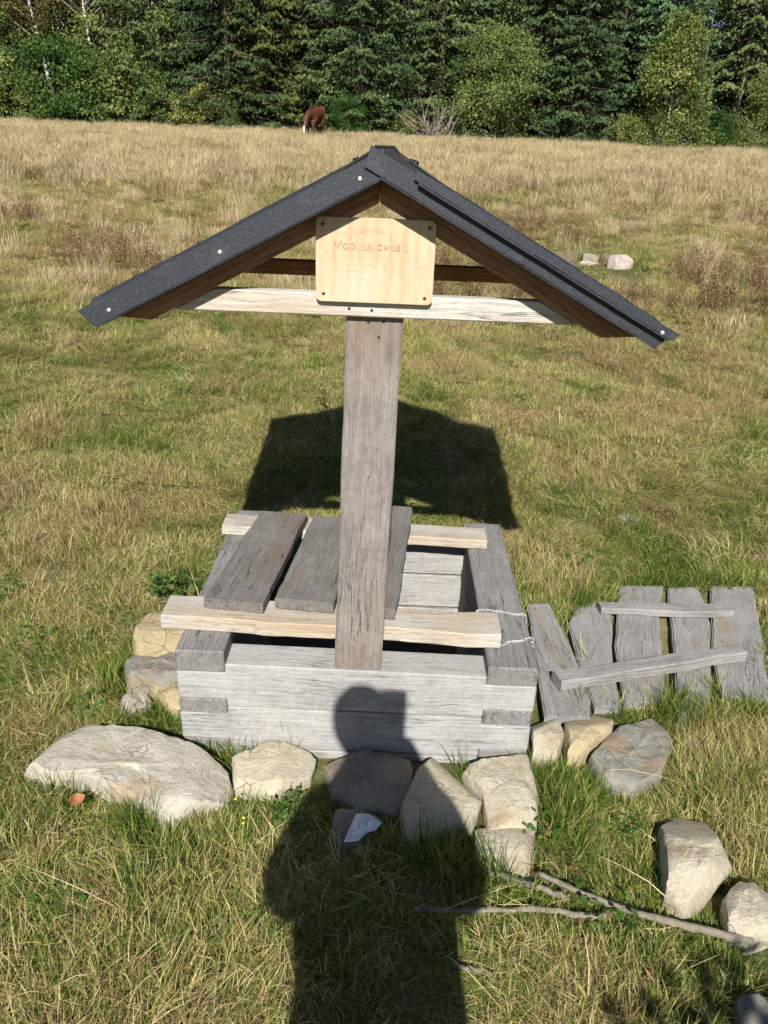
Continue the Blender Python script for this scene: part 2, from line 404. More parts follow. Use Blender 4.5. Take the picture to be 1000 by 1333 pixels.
def cross_log(y0, z0, z1, tz0, tz1, mat, jit=0.):
    """log lying along x with thin tongues at both corners"""
    ol = [(XL0, tz0), (XL1, tz0), (XL1, z0), (XR0, z0), (XR0, tz0 - .002), (XR1, tz0 - .002),
          (XR1, tz1 - .006), (XR0, tz1 - .006), (XR0, z1 - .008), (XL1, z1), (XL1, tz1), (XL0, tz1)]
    cz = (z0 + z1) / 2
    me = prism([(x, z - cz) for x, z in ol], T, .0035)
    o = link('log', me, mat, well, Matrix.Translation((0, y0 + jit, cz)))
    return o
for y0 in (FY, BY - T):
    cross_log(y0, .1535, .300, .179, .270, M['log'])
    cross_log(y0, .0065, .1515, .034, .126, M['log'], .002)
    cross_log(y0, -.1405, .0045, -.112, -.020, M['log'], .001)
    cross_log(y0, -.33, -.1425, -.30, -.17, M['log'])
def side_log(x0, x1, z0, z1, ez0, ez1, mat, dy0=0., dy1=0.):
    cz = (z0 + z1) / 2; cy = (FY + BY) / 2
    a, b = FY - cy + .001 + dy0, BY - cy + dy1
    ol = [(a, ez0), (FY + T - cy + .001, ez0), (FY + T - cy + .001, z0), (BY - T - cy - .001, z0), (BY - T - cy - .001, ez0), (b, ez0),
          (b, ez1), (a, ez1)]
    if z1 != ez1:
        ol = ol[:6] + [(b, ez1), (BY - T - cy - .001, ez1), (BY - T - cy - .001, z1), (FY + T - cy + .001, z1), (FY + T - cy + .001, ez1), (a, ez1)]
    me = prism([(y, z - cz) for y, z in ol], x1 - x0, .004)
    # local x -> world y, local y -> world -x : rotate +90deg about z
    Mx = Matrix.Translation((x1, cy, cz)) @ Matrix.Rotation(R(90), 4, 'Z')
    return link('log', me, mat, well, Mx)
side_log(XL0 + .001, XL1 - .001, .192, .342, .2715, .342, M['log_end'], -.001)
side_log(XR0 + .001, XR1 - .001, .192, .326, .2655, .326, M['log_end'], -.001, .0)
for (a, b) in ((XL0 + .002, XL1 - .001), (XR0 + .001, XR1 - .002)):
    side_log(a, b, .046, .190, .1275, .1775, M['log_end'], -.0015)
    side_log(a, b, -.10, .044, -.0185, .0325, M['log_end'], .001)
    side_log(a, b, -.33, -.102, -.165, -.1135, M['log_end'])

def board(name, L, W, Th, mat, Mx, parent=None, wav=.003, seg=14, cut0=0., cut1=0., seed=1., ch=.004, taper=0., sag=0., vw=0.):
    """sawn board along local X; wavy edges, chamfered section, optional slanted ends (dx per unit y)"""
    v, f = [], []
    sec = [(-1, -1, 1, 0), (1, -1, -1, 0), (1, -1, 0, 1), (1, 1, 0, -1), (1, 1, -1, 0), (-1, 1, 1, 0), (-1, 1, 0, -1), (-1, -1, 0, 1)]
    for i in range(seg + 1):
        t = i / seg; x = (t - .5) * L
        wl_ = wav * (noise.noise(Vector((x * 6 + seed, 1.3, seed))) + .5 * noise.noise(Vector((x * 19 + seed, 4.3, seed))))
        wr_ = wav * (noise.noise(Vector((x * 6 + seed, 7.7, seed))) + .5 * noise.noise(Vector((x * 19 + seed, 9.1, seed))))
        wz = vw * noise.noise(Vector((x * 5, seed, 2.2))) + sag * (1 - (2 * t - 1) ** 2)
        tw = 1 - taper * t
        for sy, sz, cy, cz in sec:
            y = sy * (W / 2) * tw + cy * ch + (wr_ if sy > 0 else wl_)
            z = sz * Th / 2 + cz * ch + wz
            cut = cut0 * (1 - t) + cut1 * t
            v.append((x + cut * y + (.0015 * noise.noise(Vector((y * 60, z * 60, seed + i))) if i in (0, seg) else 0), y, z))
    n = len(sec)
    for i in range(seg):
        for k in range(n):
            f.append((i * n + k, (i + 1) * n + k, (i + 1) * n + (k + 1) % n, i * n + (k + 1) % n))
    f.append(tuple(range(n))); f.append(tuple(range(seg * n, seg * n + n))[::-1])
    me = mesh_from(name, v, f)
    bm = bmesh.new(); bm.from_mesh(me); bmesh.ops.recalc_face_normals(bm, faces=bm.faces); bm.to_mesh(me); bm.free()
    return link(name, me, mat, parent, Mx)

def frame(origin, xa, za):
    """matrix with local x along xa and local z near za"""
    x = Vector(xa).normalized(); z = Vector(za); y = z.cross(x).normalized(); z = x.cross(y)
    m_ = Matrix((x, y, z)).transposed().to_4x4(); m_.translation = Vector(origin); return m_

# front post stands on the front log, a second one on the back log
board('post', .966, .129, .052, M['post'], frame((-.0465, FY + .029, .3015 + .483), (.0175, 0, 1), (0, -1, 0)), well, .002, 20, seed=3.)
board('post', .962, .100, .06, M['post'], frame((-.035, BY - T / 2, .3015 + .482), (0, 0, 1), (0, -1, 0)), well, .002, 12, seed=5.)

AX, AZ, HW, RISE = -.035, 1.598, .630, .329     # ridge x, ridge height, half width, rise
FASY, BACKY = 1.645, 2.82
sl = math.atan2(RISE, HW); cs, sn = math.cos(sl), math.sin(sl)
def on_slope(side, d, off=0.):
    """point d metres down the slope from the ridge, off metres above the roof surface (negative is below)"""
    return Vector((AX + side * (d * cs + off * sn), 0, AZ - d * sn + off * cs))
SL = HW / cs
# rafters: front pair and back pair
def rafter(side, y):
    # rectangular bar hanging under the sheet; plumb/level cut at the eave
    d0, d1 = .0, SL - .022
    top0, top1 = on_slope(side, d0, -.013), on_slope(side, d1, -.013)
    wdt = .068
    a = Vector((AX + side * .0005, 0, AZ - .013 / cs)); b = top1
    lowdir = Vector((-side * sn, 0, -cs))
    c = b + lowdir * wdt * .62 - Vector((side * cs, 0, -sn)) * .055     # cut back at the tail
    lowline0 = top0 + lowdir * wdt
    k = (AX + side * .0005 - lowline0.x) / (side * cs)
    dd = lowline0 + Vector((side * cs, 0, -sn)) * k
    e = b + lowdir * wdt - Vector((side * cs, 0, -sn)) * .17
    pts = [a, b, b + lowdir * .035, c + lowdir * .02, e, dd]
    pts = [a, b, on_slope(side, SL - .036, -.040), on_slope(side, SL - .105, -.013 - wdt), dd]
    ctr = sum(pts, Vector()) / len(pts)
    X = Vector((side * cs, 0, -sn)) * side            # local x along the rafter (kept pointing +x)
    Z = Vector((side * sn, 0, cs))
    ol = [((p - ctr).dot(X), (p - ctr).dot(Z)) for p in pts]
    me = prism(ol, .040, .003)
    mx = Matrix((X, Z.cross(X), Z)).transposed().to_4x4(); mx.translation = Vector((ctr.x, y, ctr.z))
    return link('rafter', me, M['rafter'], well, mx)
RY = 1.722
for s_ in (-1, 1):
    rafter(s_, RY); rafter(s_, 2.50)
# crossbars between the rafters
def low_z(x):                                          # underside of the rafters
    return AZ - abs(x - AX) * RISE / HW - (.013 + .068) / cs
def crossbar(y, z0, z1, th, mat):
    cz = (z0 + z1) / 2
    def xe(z, side): return AX + side * ((AZ - (.013 + .068) / cs - z) * HW / RISE - .003)
    ol = [(xe(z0, -1), z0 - cz), (xe(z0, 1), z0 - cz), (xe(z1, 1), z1 - cz), (xe(z1, -1), z1 - cz)]
    return link('crossbar', prism(ol, th, .003), mat, well, Matrix.Translation((0, y, cz)))
crossbar(RY + .006, 1.2695, 1.318, .040, M['beam'])
crossbar(2.503, 1.243, 1.288, .04, M['rafter'])
# roof sheets, one on each slope, with pressed ribs
def roof_sheet(side):
    v, f = [], []
    N = 28; ysl = list(np.linspace(FASY + .006, BACKY, 61))
    for i in range(N + 1):
        d = SL * i / N
        for y in ysl:
            rib = .010 * max(0, math.cos((y - FASY - .1) * 2 * math.pi / .2)) ** 6 * (1 if 0 < i else .5)
            step = .006 * ((d / .35) % 1.0) * min(1, (y - FASY) / .15)
            p = on_slope(side, d, rib + step * .4)
            v.append((p.x, y, p.z))
    ny = len(ysl)
    for i in range(N):
        for j in range(ny - 1): f.append((i * ny + j, i * ny + j + 1, (i + 1) * ny + j + 1, (i + 1) * ny + j))
    o = link('roof_sheet', mesh_from('roof_sheet', v, f, True), M['roof'], well)
    md = o.modifiers.new('thick', 'SOLIDIFY'); md.thickness = .004; md.offset = -1 if side > 0 else 1
for s_ in (-1, 1): roof_sheet(s_)

def strip(side, d0, d1, h0, h1, y0, y1, name, parent, slant0=0., slant1=0.):
    """flat metal strip seen from the front: between distances d0..d1 down the slope and heights h0..h1 off it"""
    P = []
    for k in range(15):                                     # lower edge, then back along the upper one, both a little uneven
        t = k / 14; P.append(on_slope(side, (d0 + slant0) * (1 - t) + (d1 + slant1) * t, h0 + .0011 * noise.noise(Vector((t * 9, side * 3.1, y0 * 40)))))
    for k in range(15):
        t = 1 - k / 14; P.append(on_slope(side, d0 * (1 - t) + d1 * t, h1 + .0009 * noise.noise(Vector((t * 9, side * 5.7, y0 * 30)))))
    ctr = sum(P, Vector()) / len(P)
    me = prism([(p.x - ctr.x, p.z - ctr.z) for p in P], y1 - y0, .001)
    return link(name, me, M['roof'], parent, Matrix.Translation((ctr.x, y0, ctr.z)))
fl = strip(-1, -.012, SL, -.040, .006, FASY, FASY + .006, 'fascia', well, .020, -.016)
fr = strip(1, -.024, SL - .004, -.034, .006, FASY - .006, FASY - .0005, 'fascia', well, .008, -.012)
fr2 = strip(1, .075, SL + .008, -.006, .013, FASY - .0135, FASY - .0075, 'fascia_trim', well, .004, -.010)
# folded return under the fascias
strip(-1, .01, SL - .02, -.043, -.0405, FASY, FASY + .02, 'fascia_return', well)
strip(1, .09, SL - .01, -.0105, -.0065, FASY - .020, FASY - .008, 'fascia_return', well)
strip(1, .02, SL - .02, -.0375, -.0345, FASY - .014, FASY - .001, 'fascia_return', well)
def disc(name, c, r, depth, mat, parent, nrm=(0, -1, 0), n=12):
    nv = Vector(nrm).normalized(); a = nv.orthogonal().normalized(); b = nv.cross(a)
    v, f = [], []
    for k, (rr, h) in enumerate(((r, 0), (r, depth * .5), (r * .75, depth), (r * .15, depth * .8))):
        for i in range(n):
            t = 2 * math.pi * i / n; v.append(Vector(c) + nv * h + (a * math.cos(t) + b * math.sin(t)) * rr)
    for k in range(3):
        for i in range(n): f.append((k * n + i, k * n + (i + 1) % n, (k + 1) * n + (i + 1) % n, (k + 1) * n + i))
    f.append(tuple(range(3 * n, 4 * n)))
    me = mesh_from(name, v, f, True); return link(name, me, mat, parent)
for d_ in (.055, .375, .648):
    p = on_slope(-1, d_, -.022); disc('screw', (p.x, FASY - .0002, p.z), .0046, .0025, M['screw_white'], fl)
p = on_slope(1, SL - .028, -.002); disc('screw', (p.x, FASY - .0137, p.z), .0046, .0025, M['screw_white'], fr2)
# ridge cap: bent black sheet over the ridge
def ridge_cap():
    prof = [(-.120, -.058), (-.085, -.037), (-.030, -.004), (-.018, .008), (.018, .008), (.030, -.004), (.085, -.037), (.120, -.058)]
    v, f = [], []
    ysl = np.linspace(FASY + .004, BACKY + .005, 9)
    for y in ysl:
        for x, z in prof: v.append((AX + .008 + x, y, AZ + z + .007))
    n = len(prof)
    for j in range(len(ysl) - 1):
        for k in range(n - 1): f.append((j * n + k, j * n + k + 1, (j + 1) * n + k + 1, (j + 1) * n + k))
    o = link('ridge_cap', mesh_from('ridge_cap', v, f), M['black'], well)
    md = o.modifiers.new('thick', 'SOLIDIFY'); md.thickness = .004; md.offset = 0
    link('end_plate', prism([(x + .008, z + .004) for x, z in prof[::-1]] + [(.008, -.012)], .003, 0), M['black'], o, Matrix.Translation((AX, FASY + .0065, AZ)))  # black infill standing in for the dark shaded underside of the cap
    return o
rc = ridge_cap()
for x, yy in ((-.052, 1.80), (.07, 1.80), (-.052, 2.3), (.07, 2.3)):
    z = AZ + .007 - abs(x - .008) * .60 + .016
    disc('screw', (AX + x, yy, z - .006), .008, .012, M['black'], rc, (-.4 if x < 0 else .4, 0, 1), 8)

# nail heads on the post and crossbar
for (x, z) in ((-.052, 1.255), (-.018, 1.257), (-.028, 1.222)):
    disc('nail', (x, FY + .0029, z), .0035, .0012, M['screw_dark'], well, n=8)
for (x, z) in ((-.095, 1.287), (-.045, 1.285)):
    disc('nail', (x, RY + .0058, z), .0035, .0012, M['screw_dark'], well, n=8)

# ------------------------------------------------------------------ sign
sg = empty('sign', (-.04, RY - .008, 1.30))
tag(sg, 'pale plywood sign with rounded corners and faded lettering under the gable', 'sign')
def rounded(w, h, r, n=6):
    pts = []
    for cx, cz, a0 in ((w / 2 - r, h / 2 - r, 0), (-w / 2 + r, h / 2 - r, 90), (-w / 2 + r, -h / 2 + r, 180), (w / 2 - r, -h / 2 + r, 270)):
        for k in range(n + 1):
            a = R(a0 + 90 * k / n); pts.append((cx + r * math.cos(a), cz + r * math.sin(a)))
    return pts
SC = Vector((-.0405, RY - .0105, 1.390)); SW, SH = .254, .174
link('board', prism(rounded(SW, SH, .012)[::-1], .0098, .0012), M['sign'], sg, Matrix.Translation(SC))
for dx, dz in ((-.112, .072), (.112, .072), (-.110, -.070), (.110, -.072)):
    disc('screw', (SC.x + dx, SC.y - .0003, SC.z + dz), .0036, .0016, M['screw_dark'], sg, n=10)
def lettering(txt, x, z, size, mat):
    cu = bpy.data.curves.new('lettering', 'FONT'); cu.body = txt; cu.size = size
    cu.align_x = 'CENTER'; cu.align_y = 'CENTER'; cu.extrude = 0.0; cu.dimensions = '2D'; cu.fill_mode = 'FRONT'; cu.materials.append(mat)
    cu.offset = .0003 if size > .02 else .0
    tmp = bpy.data.objects.new('tmp', cu); COL.objects.link(tmp)
    me = bpy.data.meshes.new_from_object(tmp); bpy.data.objects.remove(tmp); me.name = 'lettering'
    # loose triangles, each a hair off the next, so that no two strokes share a plane
    vv, tt = [], []
    for p_ in me.polygons:
        k = random.uniform(0, .00015); b0 = len(vv)
        for vi in p_.vertices: q = me.vertices[vi].co; vv.append((q.x, q.y, k))
        tt.append(tuple(range(b0, len(vv))))
    me = mesh_from('lettering', vv, tt)
    o = bpy.data.objects.new('lettering', me); COL.objects.link(o)
    me.materials.clear(); me.materials.append(mat)
    o.parent = sg
    o.matrix_basis = wm(sg).inverted() @ (Matrix.Translation((x, SC.y - .0006, z)) @ Matrix.Rotation(R(90), 4, 'X'))
    return o
lettering('Джерело', SC.x - .010, SC.z + .062, .013, M['engrave2'])
lettering('Моршинська І', SC.x - .010, SC.z + .030, .023, M['engrave'])
# the lower lines have weathered to unreadable dashes
dv, df = [], []
for row, (zz, x0, x1) in enumerate(((.005, -.108, -.045), (.005, -.03, .10), (-.010, -.085, .108), (-.024, -.10, .09), (-.038, -.06, .10), (-.052, -.085, .075))):
    x = x0
    while x < x1:
        w_ = random.uniform(.0016, .0034); h_ = random.uniform(.0035, .0052)
        if random.random() < .78:
            b0 = len(dv)
            for (ax, az) in ((0, 0), (w_ * .35, 0), (w_ * .35, h_), (0, h_)): dv.append((SC.x + x + ax, SC.y - .0005, SC.z + zz + az))
            df.append((b0, b0 + 1, b0 + 2, b0 + 3)); b0 += 4
            for (ax, az) in ((w_ * .4, h_ * .4), (w_, h_ * .4), (w_, h_ * .62), (w_ * .4, h_ * .62)): dv.append((SC.x + x + ax, SC.y - .0005, SC.z + zz + az))
            df.append((b0, b0 + 1, b0 + 2, b0 + 3))
        x += w_ + random.choice((.0016, .0016, .002, .006))
link('lettering', mesh_from('lettering', dv, df), M['engrave2'], sg)

# ------------------------------------------------------------------ loose boards on the well
def fboard(name, p0, p1, W, Th, z, mat, label, cat, group=None, zl=None, **kw):
    p0, p1 = Vector((*p0, z)), Vector((*p1, zl if zl is not None else z))
    o = board(name, (p1 - p0).length, W, Th, mat, frame((p0 + p1) / 2, p1 - p0, (0, 0, 1)), None, **kw)
    return tag(o, label, cat, group)
SUPZ = .343
fboard('support_board', (-.622, 1.898), (.347, 1.892), .115, .047, SUPZ + .0245, M['batten'], 'pale orange board across the log box behind the front post foot', 'board', wav=.010, seg=30, seed=11., zl=SUPZ + .009, vw=.006)
fboard('support_board', (-.575, 2.50), (.372, 2.495), .105, .036, SUPZ + .019, M['batten'], 'pale knotty board laid across the rear end of the log box', 'board', wav=.008, seg=30, seed=17., zl=SUPZ + .003)
PZ = SUPZ + .047
def cover(xn, xf, yn, yf, W, seed, label, dz=0.):
    return fboard('cover_plank', (xn, yn), (xf, yf), W, .034, PZ + .0185 + dz, M['plank'], label, 'plank', 'dark planks covering the well', zl=PZ + .007 + dz, wav=.006, seg=22, seed=seed)
cover(-.421, -.362, 1.878, 2.505, .172, 21., 'dark grey cracked cover plank lying outermost, furthest from the open part of well')
cover(-.222, -.165, 1.895, 2.485, .172, 23., 'dark grey knotty cover plank lying in the middle of the three')
cover(-.036, .024, 1.872, 2.60, .165, 27., 'dark grey cover plank behind the post, bordering the open part of well', .001)

# chains tied over the right-hand log
def chain(pts, label, seed):
    P = spline(pts, 14); v, f = [], []
    acc = 0; last = P[0]; link_l = .017; i = 0; out = [P[0]]
    for p_ in P[1:]:
        acc += (p_ - last).length; last = p_
        if acc >= link_l * .78: out.append(p_); acc = 0
    for i in range(len(out) - 1):
        a, b = out[i], out[i + 1]; d = (b - a).normalized(); c = (a + b) / 2
        sd = d.cross(Vector((0, 0, 1))).normalized(); upn = sd.cross(d)
        u = (sd if i % 2 else (sd * .5 + upn * .85)).normalized(); nrm = d.cross(u)
        ring = []
        for k in range(12):
            t = 2 * math.pi * k / 12
            ring.append(c + d * math.cos(t) * link_l * .55 + u * math.sin(t) * .0042)
        b0 = len(v); n = 5
        for k in range(12):
            q = ring[k]; tn = (ring[(k + 1) % 12] - ring[k - 1]).normalized(); e1 = nrm; e2 = tn.cross(e1)
            for j in range(n):
                t = 2 * math.pi * j / n; v.append(q + (e1 * math.cos(t) + e2 * math.sin(t)) * .0013)
        for k in range(12):
            for j in range(n):
                f.append((b0 + k * n + j, b0 + ((k + 1) % 12) * n + j, b0 + ((k + 1) % 12) * n + (j + 1) % n, b0 + k * n + (j + 1) % n))
    o = link('chain', mesh_from('chain', v, f, True), M['chain']); return tag(o, label, 'chain')
chain([(.300, 2.030, .30), (.302, 2.03, .331), (.36, 2.028, .332), (.42, 2.012, .332), (.447, 2.015, .331), (.452, 2.015, .28)], 'galvanised chain across the right log, close behind the pale front board', 1)
chain([(.352, 1.842, .332), (.38, 1.866, .332), (.41, 1.87, .332), (.447, 1.892, .331), (.453, 1.893, .285)], 'short galvanised chain end on the right log beside its sawn end', 2)
# hose hooked inside the box
hp = spline([(.10, 1.862, .215), (.17, 1.866, .235), (.24, 1.866, .232), (.292, 1.872, .19), (.28, 1.90, -.1), (.26, 1.95, -.7)], 8)
hv, hf = tube(hp, [.012] * len(hp), 10)
tag(link('hose', mesh_from('hose', hv, hf, True), M['hose']), 'black plastic hose hooked inside the dark well opening', 'hose')

# ------------------------------------------------------------------ old grey boards lying beside the well
EXCL = [[(-.60, 1.70), (.48, 1.70), (.48, 2.72), (-.60, 2.72)]]
def flat_slab(name, poly, z, th, mat, label, cat, group, ang, tilt=(0, 0), excl=True):
    c = Vector((sum(p[0] for p in poly) / len(poly), sum(p[1] for p in poly) / len(poly), z))
    # resample the outline and roughen it
    pts = []
    n = len(poly)
    for i in range(n):
        a, b = Vector(poly[i]), Vector(poly[(i + 1) % n]); k = max(1, int((b - a).length / .035))
        for j in range(k):
            q = a.lerp(b, j / k); q = q + Vector((noise.noise(Vector((q.x * 9, q.y * 9, 1))), noise.noise(Vector((q.x * 9, q.y * 9, 5))))) * .006
            pts.append(q)
    ca, sa = math.cos(-ang), math.sin(-ang)
    loc = [((p.x - c.x) * ca - (p.y - c.y) * sa, (p.x - c.x) * sa + (p.y - c.y) * ca) for p in pts]
    bm = bmesh.new()
    vs = [bm.verts.new((x, y, th / 2)) for x, y in loc]
    fc = bm.faces.new(vs)
    if fc.normal.z < 0: fc.normal_flip()
    r = bmesh.ops.extrude_face_region(bm, geom=[fc])
    bmesh.ops.translate(bm, vec=(0, 0, -th), verts=[e for e in r['geom'] if isinstance(e, bmesh.types.BMVert)])
    bmesh.ops.recalc_face_normals(bm, faces=bm.faces)
    bmesh.ops.bevel(bm, geom=[e for e in bm.edges if abs(e.calc_face_angle(0)) > .9 and abs(e.verts[0].co.z - e.verts[1].co.z) < 1e-4], offset=.005, segments=2, affect='EDGES')
    me = bpy.data.meshes.new(name); bm.to_mesh(me); bm.free()
    mx = Matrix.Translation(c) @ Matrix.Rotation(tilt[0], 4, 'X') @ Matrix.Rotation(tilt[1], 4, 'Y') @ Matrix.Rotation(ang, 4, 'Z')
    o = link(name, me, mat, None, mx)
    if excl: EXCL.append([tuple(p) for p in poly])
    return tag(o, label, cat, group)
ZS = .034
flat_slab('weathered_plank', [(.556, 2.50), (.640, 2.52), (.671, 2.226), (.674, 1.96), (.652, 1.866), (.515, 1.865), (.532, 2.13)], ZS + .016, .036, M['slab'], 'old grey plank with orange sawn end propped on stones beside the well', 'plank', None, R(95), (.012, 0))
flat_slab('weathered_plank', [(.700, 2.42), (.762, 2.556), (.883, 2.587), (.879, 2.488), (.806, 2.19), (.772, 1.945), (.685, 1.94), (.682, 2.159)], ZS, .032, M['slab'], 'narrow old grey plank with rounded top, second from the well', 'plank', None, R(82))
flat_slab('weathered_plank', [(.964, 2.712), (1.150, 2.726), (1.062, 2.502), (.958, 2.115), (.918, 1.974), (.785, 1.963), (.838, 2.284)], ZS, .032, M['slab'], 'wide old grey plank lying in the middle of the five', 'plank', None, R(74))
flat_slab('weathered_plank', [(1.160, 2.708), (1.295, 2.732), (1.242, 2.461), (1.056, 1.945), (.935, 1.896), (1.022, 2.205)], ZS, .032, M['slab'], 'narrow old grey plank lying second from the outer end of the row', 'plank', None, R(70))
flat_slab('weathered_plank', [(1.345, 2.742), (1.528, 2.75), (1.450, 2.529), (1.388, 2.32), (1.343, 2.227), (1.284, 2.015), (1.118, 2.024), (1.176, 2.261)], ZS, .032, M['slab'], 'bluish grey old plank lying outermost in the row, farthest from the well', 'plank', None, R(72))
BZ = ZS + .016
tag(board('batten', .505, .050, .028, M['slab'], frame((1.085, 2.512, BZ + .0155), (1, .03, 0), (0, 0, 1)), None, .008, 18, seed=41., taper=-.25), 'thin split batten lying across the far ends of the grey planks', 'batten')
tag(board('batten', .715, .062, .040, M['slab'], frame((.915, 2.118, BZ + .022 + .012), (.69, .22, -.012), (0, 0, 1)), None, .008, 22, seed=47., taper=.15), 'thick square batten lying diagonally across the old grey planks', 'batten')

# ------------------------------------------------------------------ stones
def stone(name, poly, h, mat, label, seed, z0=0., group=None, facets=7, round_=.35, ex=True, cut=.16):
    rs = random.Random(seed)
    c = Vector((sum(p[0] for p in poly) / len(poly), sum(p[1] for p in poly) / len(poly)))
    n = 56; out = []
    per = [(Vector(poly[(i + 1) % len(poly)]) - Vector(poly[i])).length for i in range(len(poly))]
    tot = sum(per)
    for k in range(n):
        t = tot * k / n; i = 0
        while t > per[i] and i < len(poly) - 1: t -= per[i]; i += 1
        out.append(Vector(poly[i]).lerp(Vector(poly[(i + 1) % len(poly)]), min(1, t / per[i])) - c)
    out = [(out[i - 1] + out[i] * 6 + out[(i + 1) % n]) / 8 for i in range(n)]
    prof = [(1.0, -.5), (1.02, .0), (1.03, .35), (1.02, .65), (.99, .86), (.93, .97), (.82, 1.0), (.66, 1.01), (.5, 1.02), (.34, 1.02), (.17, 1.03)]
    v, f = [], []
    rad = sum(p.length for p in out) / n
    ax, ay = rs.uniform(-.12, .12), rs.uniform(-.16, .02)
    for (sc, hz) in prof:
        for p in out:
            q = p * sc; x, y, z = q.x, q.y, hz * h
            if hz > .2: z *= 1 + (ax * q.x + ay * q.y) / rad
            nn = Vector((x * 9 + seed, y * 9, z * 9)); d = noise.fractal(nn, 1., 2., 3)
            nn2 = Vector((x * 34 + seed, y * 34, z * 34)); d2 = noise.fractal(nn2, .8, 2., 4)
            v.append(Vector((x * (1 + .05 * d + .018 * d2), y * (1 + .05 * d + .018 * d2), z + (.010 * d + .0045 * d2) * (1 if hz > .2 else 0))))
    v.append(Vector((0, 0, 1.06 * h)))
    for _ in range(facets):
        a = rs.uniform(0, 2 * math.pi); tl = rs.uniform(.25, 1.25)
        nv = Vector((math.cos(a) * math.sin(tl), math.sin(a) * math.sin(tl), math.cos(tl)))
        mx = max(p.dot(nv) for p in v); dcut = mx - rs.uniform(.3, 1.3) * cut * min(h * 2.4, rad * 1.1)
        for p in v:
            e = p.dot(nv) - dcut
            if e > 0: p -= nv * e * .97
    for i in range(len(prof) - 1):
        for k in range(n): f.append((i * n + k, i * n + (k + 1) % n, (i + 1) * n + (k + 1) % n, (i + 1) * n + k))
    t0 = (len(prof) - 1) * n
    for k in range(n): f.append((t0 + k, t0 + (k + 1) % n, len(v) - 1))
    me = mesh_from(name, v, f, True)
    me.set_sharp_from_angle(angle=R(24))
    o = link(name, me, mat, None, Matrix.Translation((c.x, c.y, z0)))
    if ex: EXCL.append([tuple(c + (Vector(p) - c) * .93) for p in poly])
    return tag(o, label, 'stone', group)
stone('boulder', [(-.955, 1.585), (-.923, 1.668), (-.818, 1.735), (-.664, 1.741), (-.518, 1.688), (-.419, 1.636), (-.387, 1.579), (-.397, 1.509), (-.456, 1.475), (-.52, 1.42), (-.627, 1.484), (-.774, 1.545), (-.863, 1.53)], .080, M['stone_pale'], 'large oval pale boulder with layered streaks and a rusty end', 1, facets=9, cut=.10)
stone('stone', [(-.404, 1.685), (-.333, 1.738), (-.211, 1.741), (-.168, 1.699), (-.174, 1.629), (-.264, 1.571), (-.377, 1.563)], .042, M['stone_cream'], 'cream block stone between the large oval boulder and the log wall', 2)
stone('stone', [(-.810, 2.10), (-.826, 2.214), (-.78, 2.28), (-.70, 2.33), (-.60, 2.28), (-.59, 2.12), (-.66, 2.07), (-.775, 2.04)], .155, M['stone_yellow'], 'tall cream stone against the left log wall, topmost of its heap', 3, facets=6)
stone('stone', [(-.82, 2.04), (-.776, 2.10), (-.68, 2.11), (-.60, 2.09), (-.59, 1.98), (-.67, 1.925), (-.777, 1.93)], .10, M['stone_grey'], 'grey flat stone in the heap against the left log wall', 4)
stone('stone', [(-.700, 1.925), (-.686, 1.98), (-.64, 1.985), (-.590, 1.95), (-.585, 1.84), (-.633, 1.855)], .075, M['stone_yellow'], 'small yellow stone tucked against the left front log corner', 5)
stone('stone', [(-.79, 1.921), (-.732, 1.944), (-.699, 1.905), (-.684, 1.85), (-.74, 1.83), (-.79, 1.86)], .045, M['stone_pink'], 'smallest pinkish stone at the foot of the heap left of the well', 6)
stone('stone', [(-.135, 1.66), (-.026, 1.735), (.105, 1.73), (.112, 1.60), (.065, 1.500), (-.04, 1.508), (-.111, 1.565)], .042, M['stone_grey'], 'grey stone lying in the shadow at the foot of the log wall', 7)
stone('stone', [(-.11, 1.405), (-.095, 1.505), (-.031, 1.502), (.024, 1.485), (-.025, 1.392), (-.071, 1.371)], .040, M['stone_grey'], 'grey stone under the crumpled white tissue', 8, facets=4, cut=.1)
stone('stone', [(.164, 1.735), (.245, 1.64), (.300, 1.575), (.262, 1.473), (.15, 1.425), (.087, 1.405), (.070, 1.50), (.108, 1.61)], .048, M['stone_cream'], 'pointed tan stone half in the shadow against the log wall', 9, facets=8)
stone('stone', [(.250, 1.655), (.333, 1.735), (.445, 1.728), (.450, 1.545), (.432, 1.480), (.300, 1.455), (.302, 1.57)], .052, M['stone_cream'], 'broad tan stone standing under the right corner of the log wall', 10, facets=6)
stone('stone', [(.272, 1.468), (.432, 1.484), (.385, 1.310), (.324, 1.318), (.262, 1.378)], .032, M['stone_cream'], 'low tan stone in front of the broad one by the well corner', 11)
stone('stone', [(.470, 1.85), (.55, 1.88), (.562, 1.800), (.529, 1.725), (.457, 1.722)], .07, M['stone_cream'], 'small tan stone wedged between the well and the propped plank', 12)
stone('stone', [(.568, 1.842), (.679, 1.909), (.735, 1.895), (.71, 1.824), (.625, 1.746), (.561, 1.696)], .075, M['stone_yellow'], 'cream stone under the sawn end of the first old plank', 13, facets=8)
stone('flat_stone', [(.623, 1.720), (.743, 1.865), (.864, 1.914), (.896, 1.812), (.81, 1.666), (.717, 1.603), (.636, 1.645)], .052, M['stone_grey'], 'flat grey stone slab lying in the grass in front of the planks', 14, facets=3, cut=.05)
stone('stone', [(.755, 1.484), (.808, 1.528), (.868, 1.500), (.905, 1.375), (.822, 1.298), (.728, 1.205), (.692, 1.262)], .085, M['stone_cream'], 'large angular tan stone standing alone in the grass', 15, facets=7, cut=.22)
stone('stone', [(.829, 1.260), (.886, 1.310), (.965, 1.296), (.930, 1.185), (.848, 1.155), (.812, 1.187)], .07, M['stone_cream'], 'angular tan stone touching the end of the long stick', 16, facets=8, cut=.2)
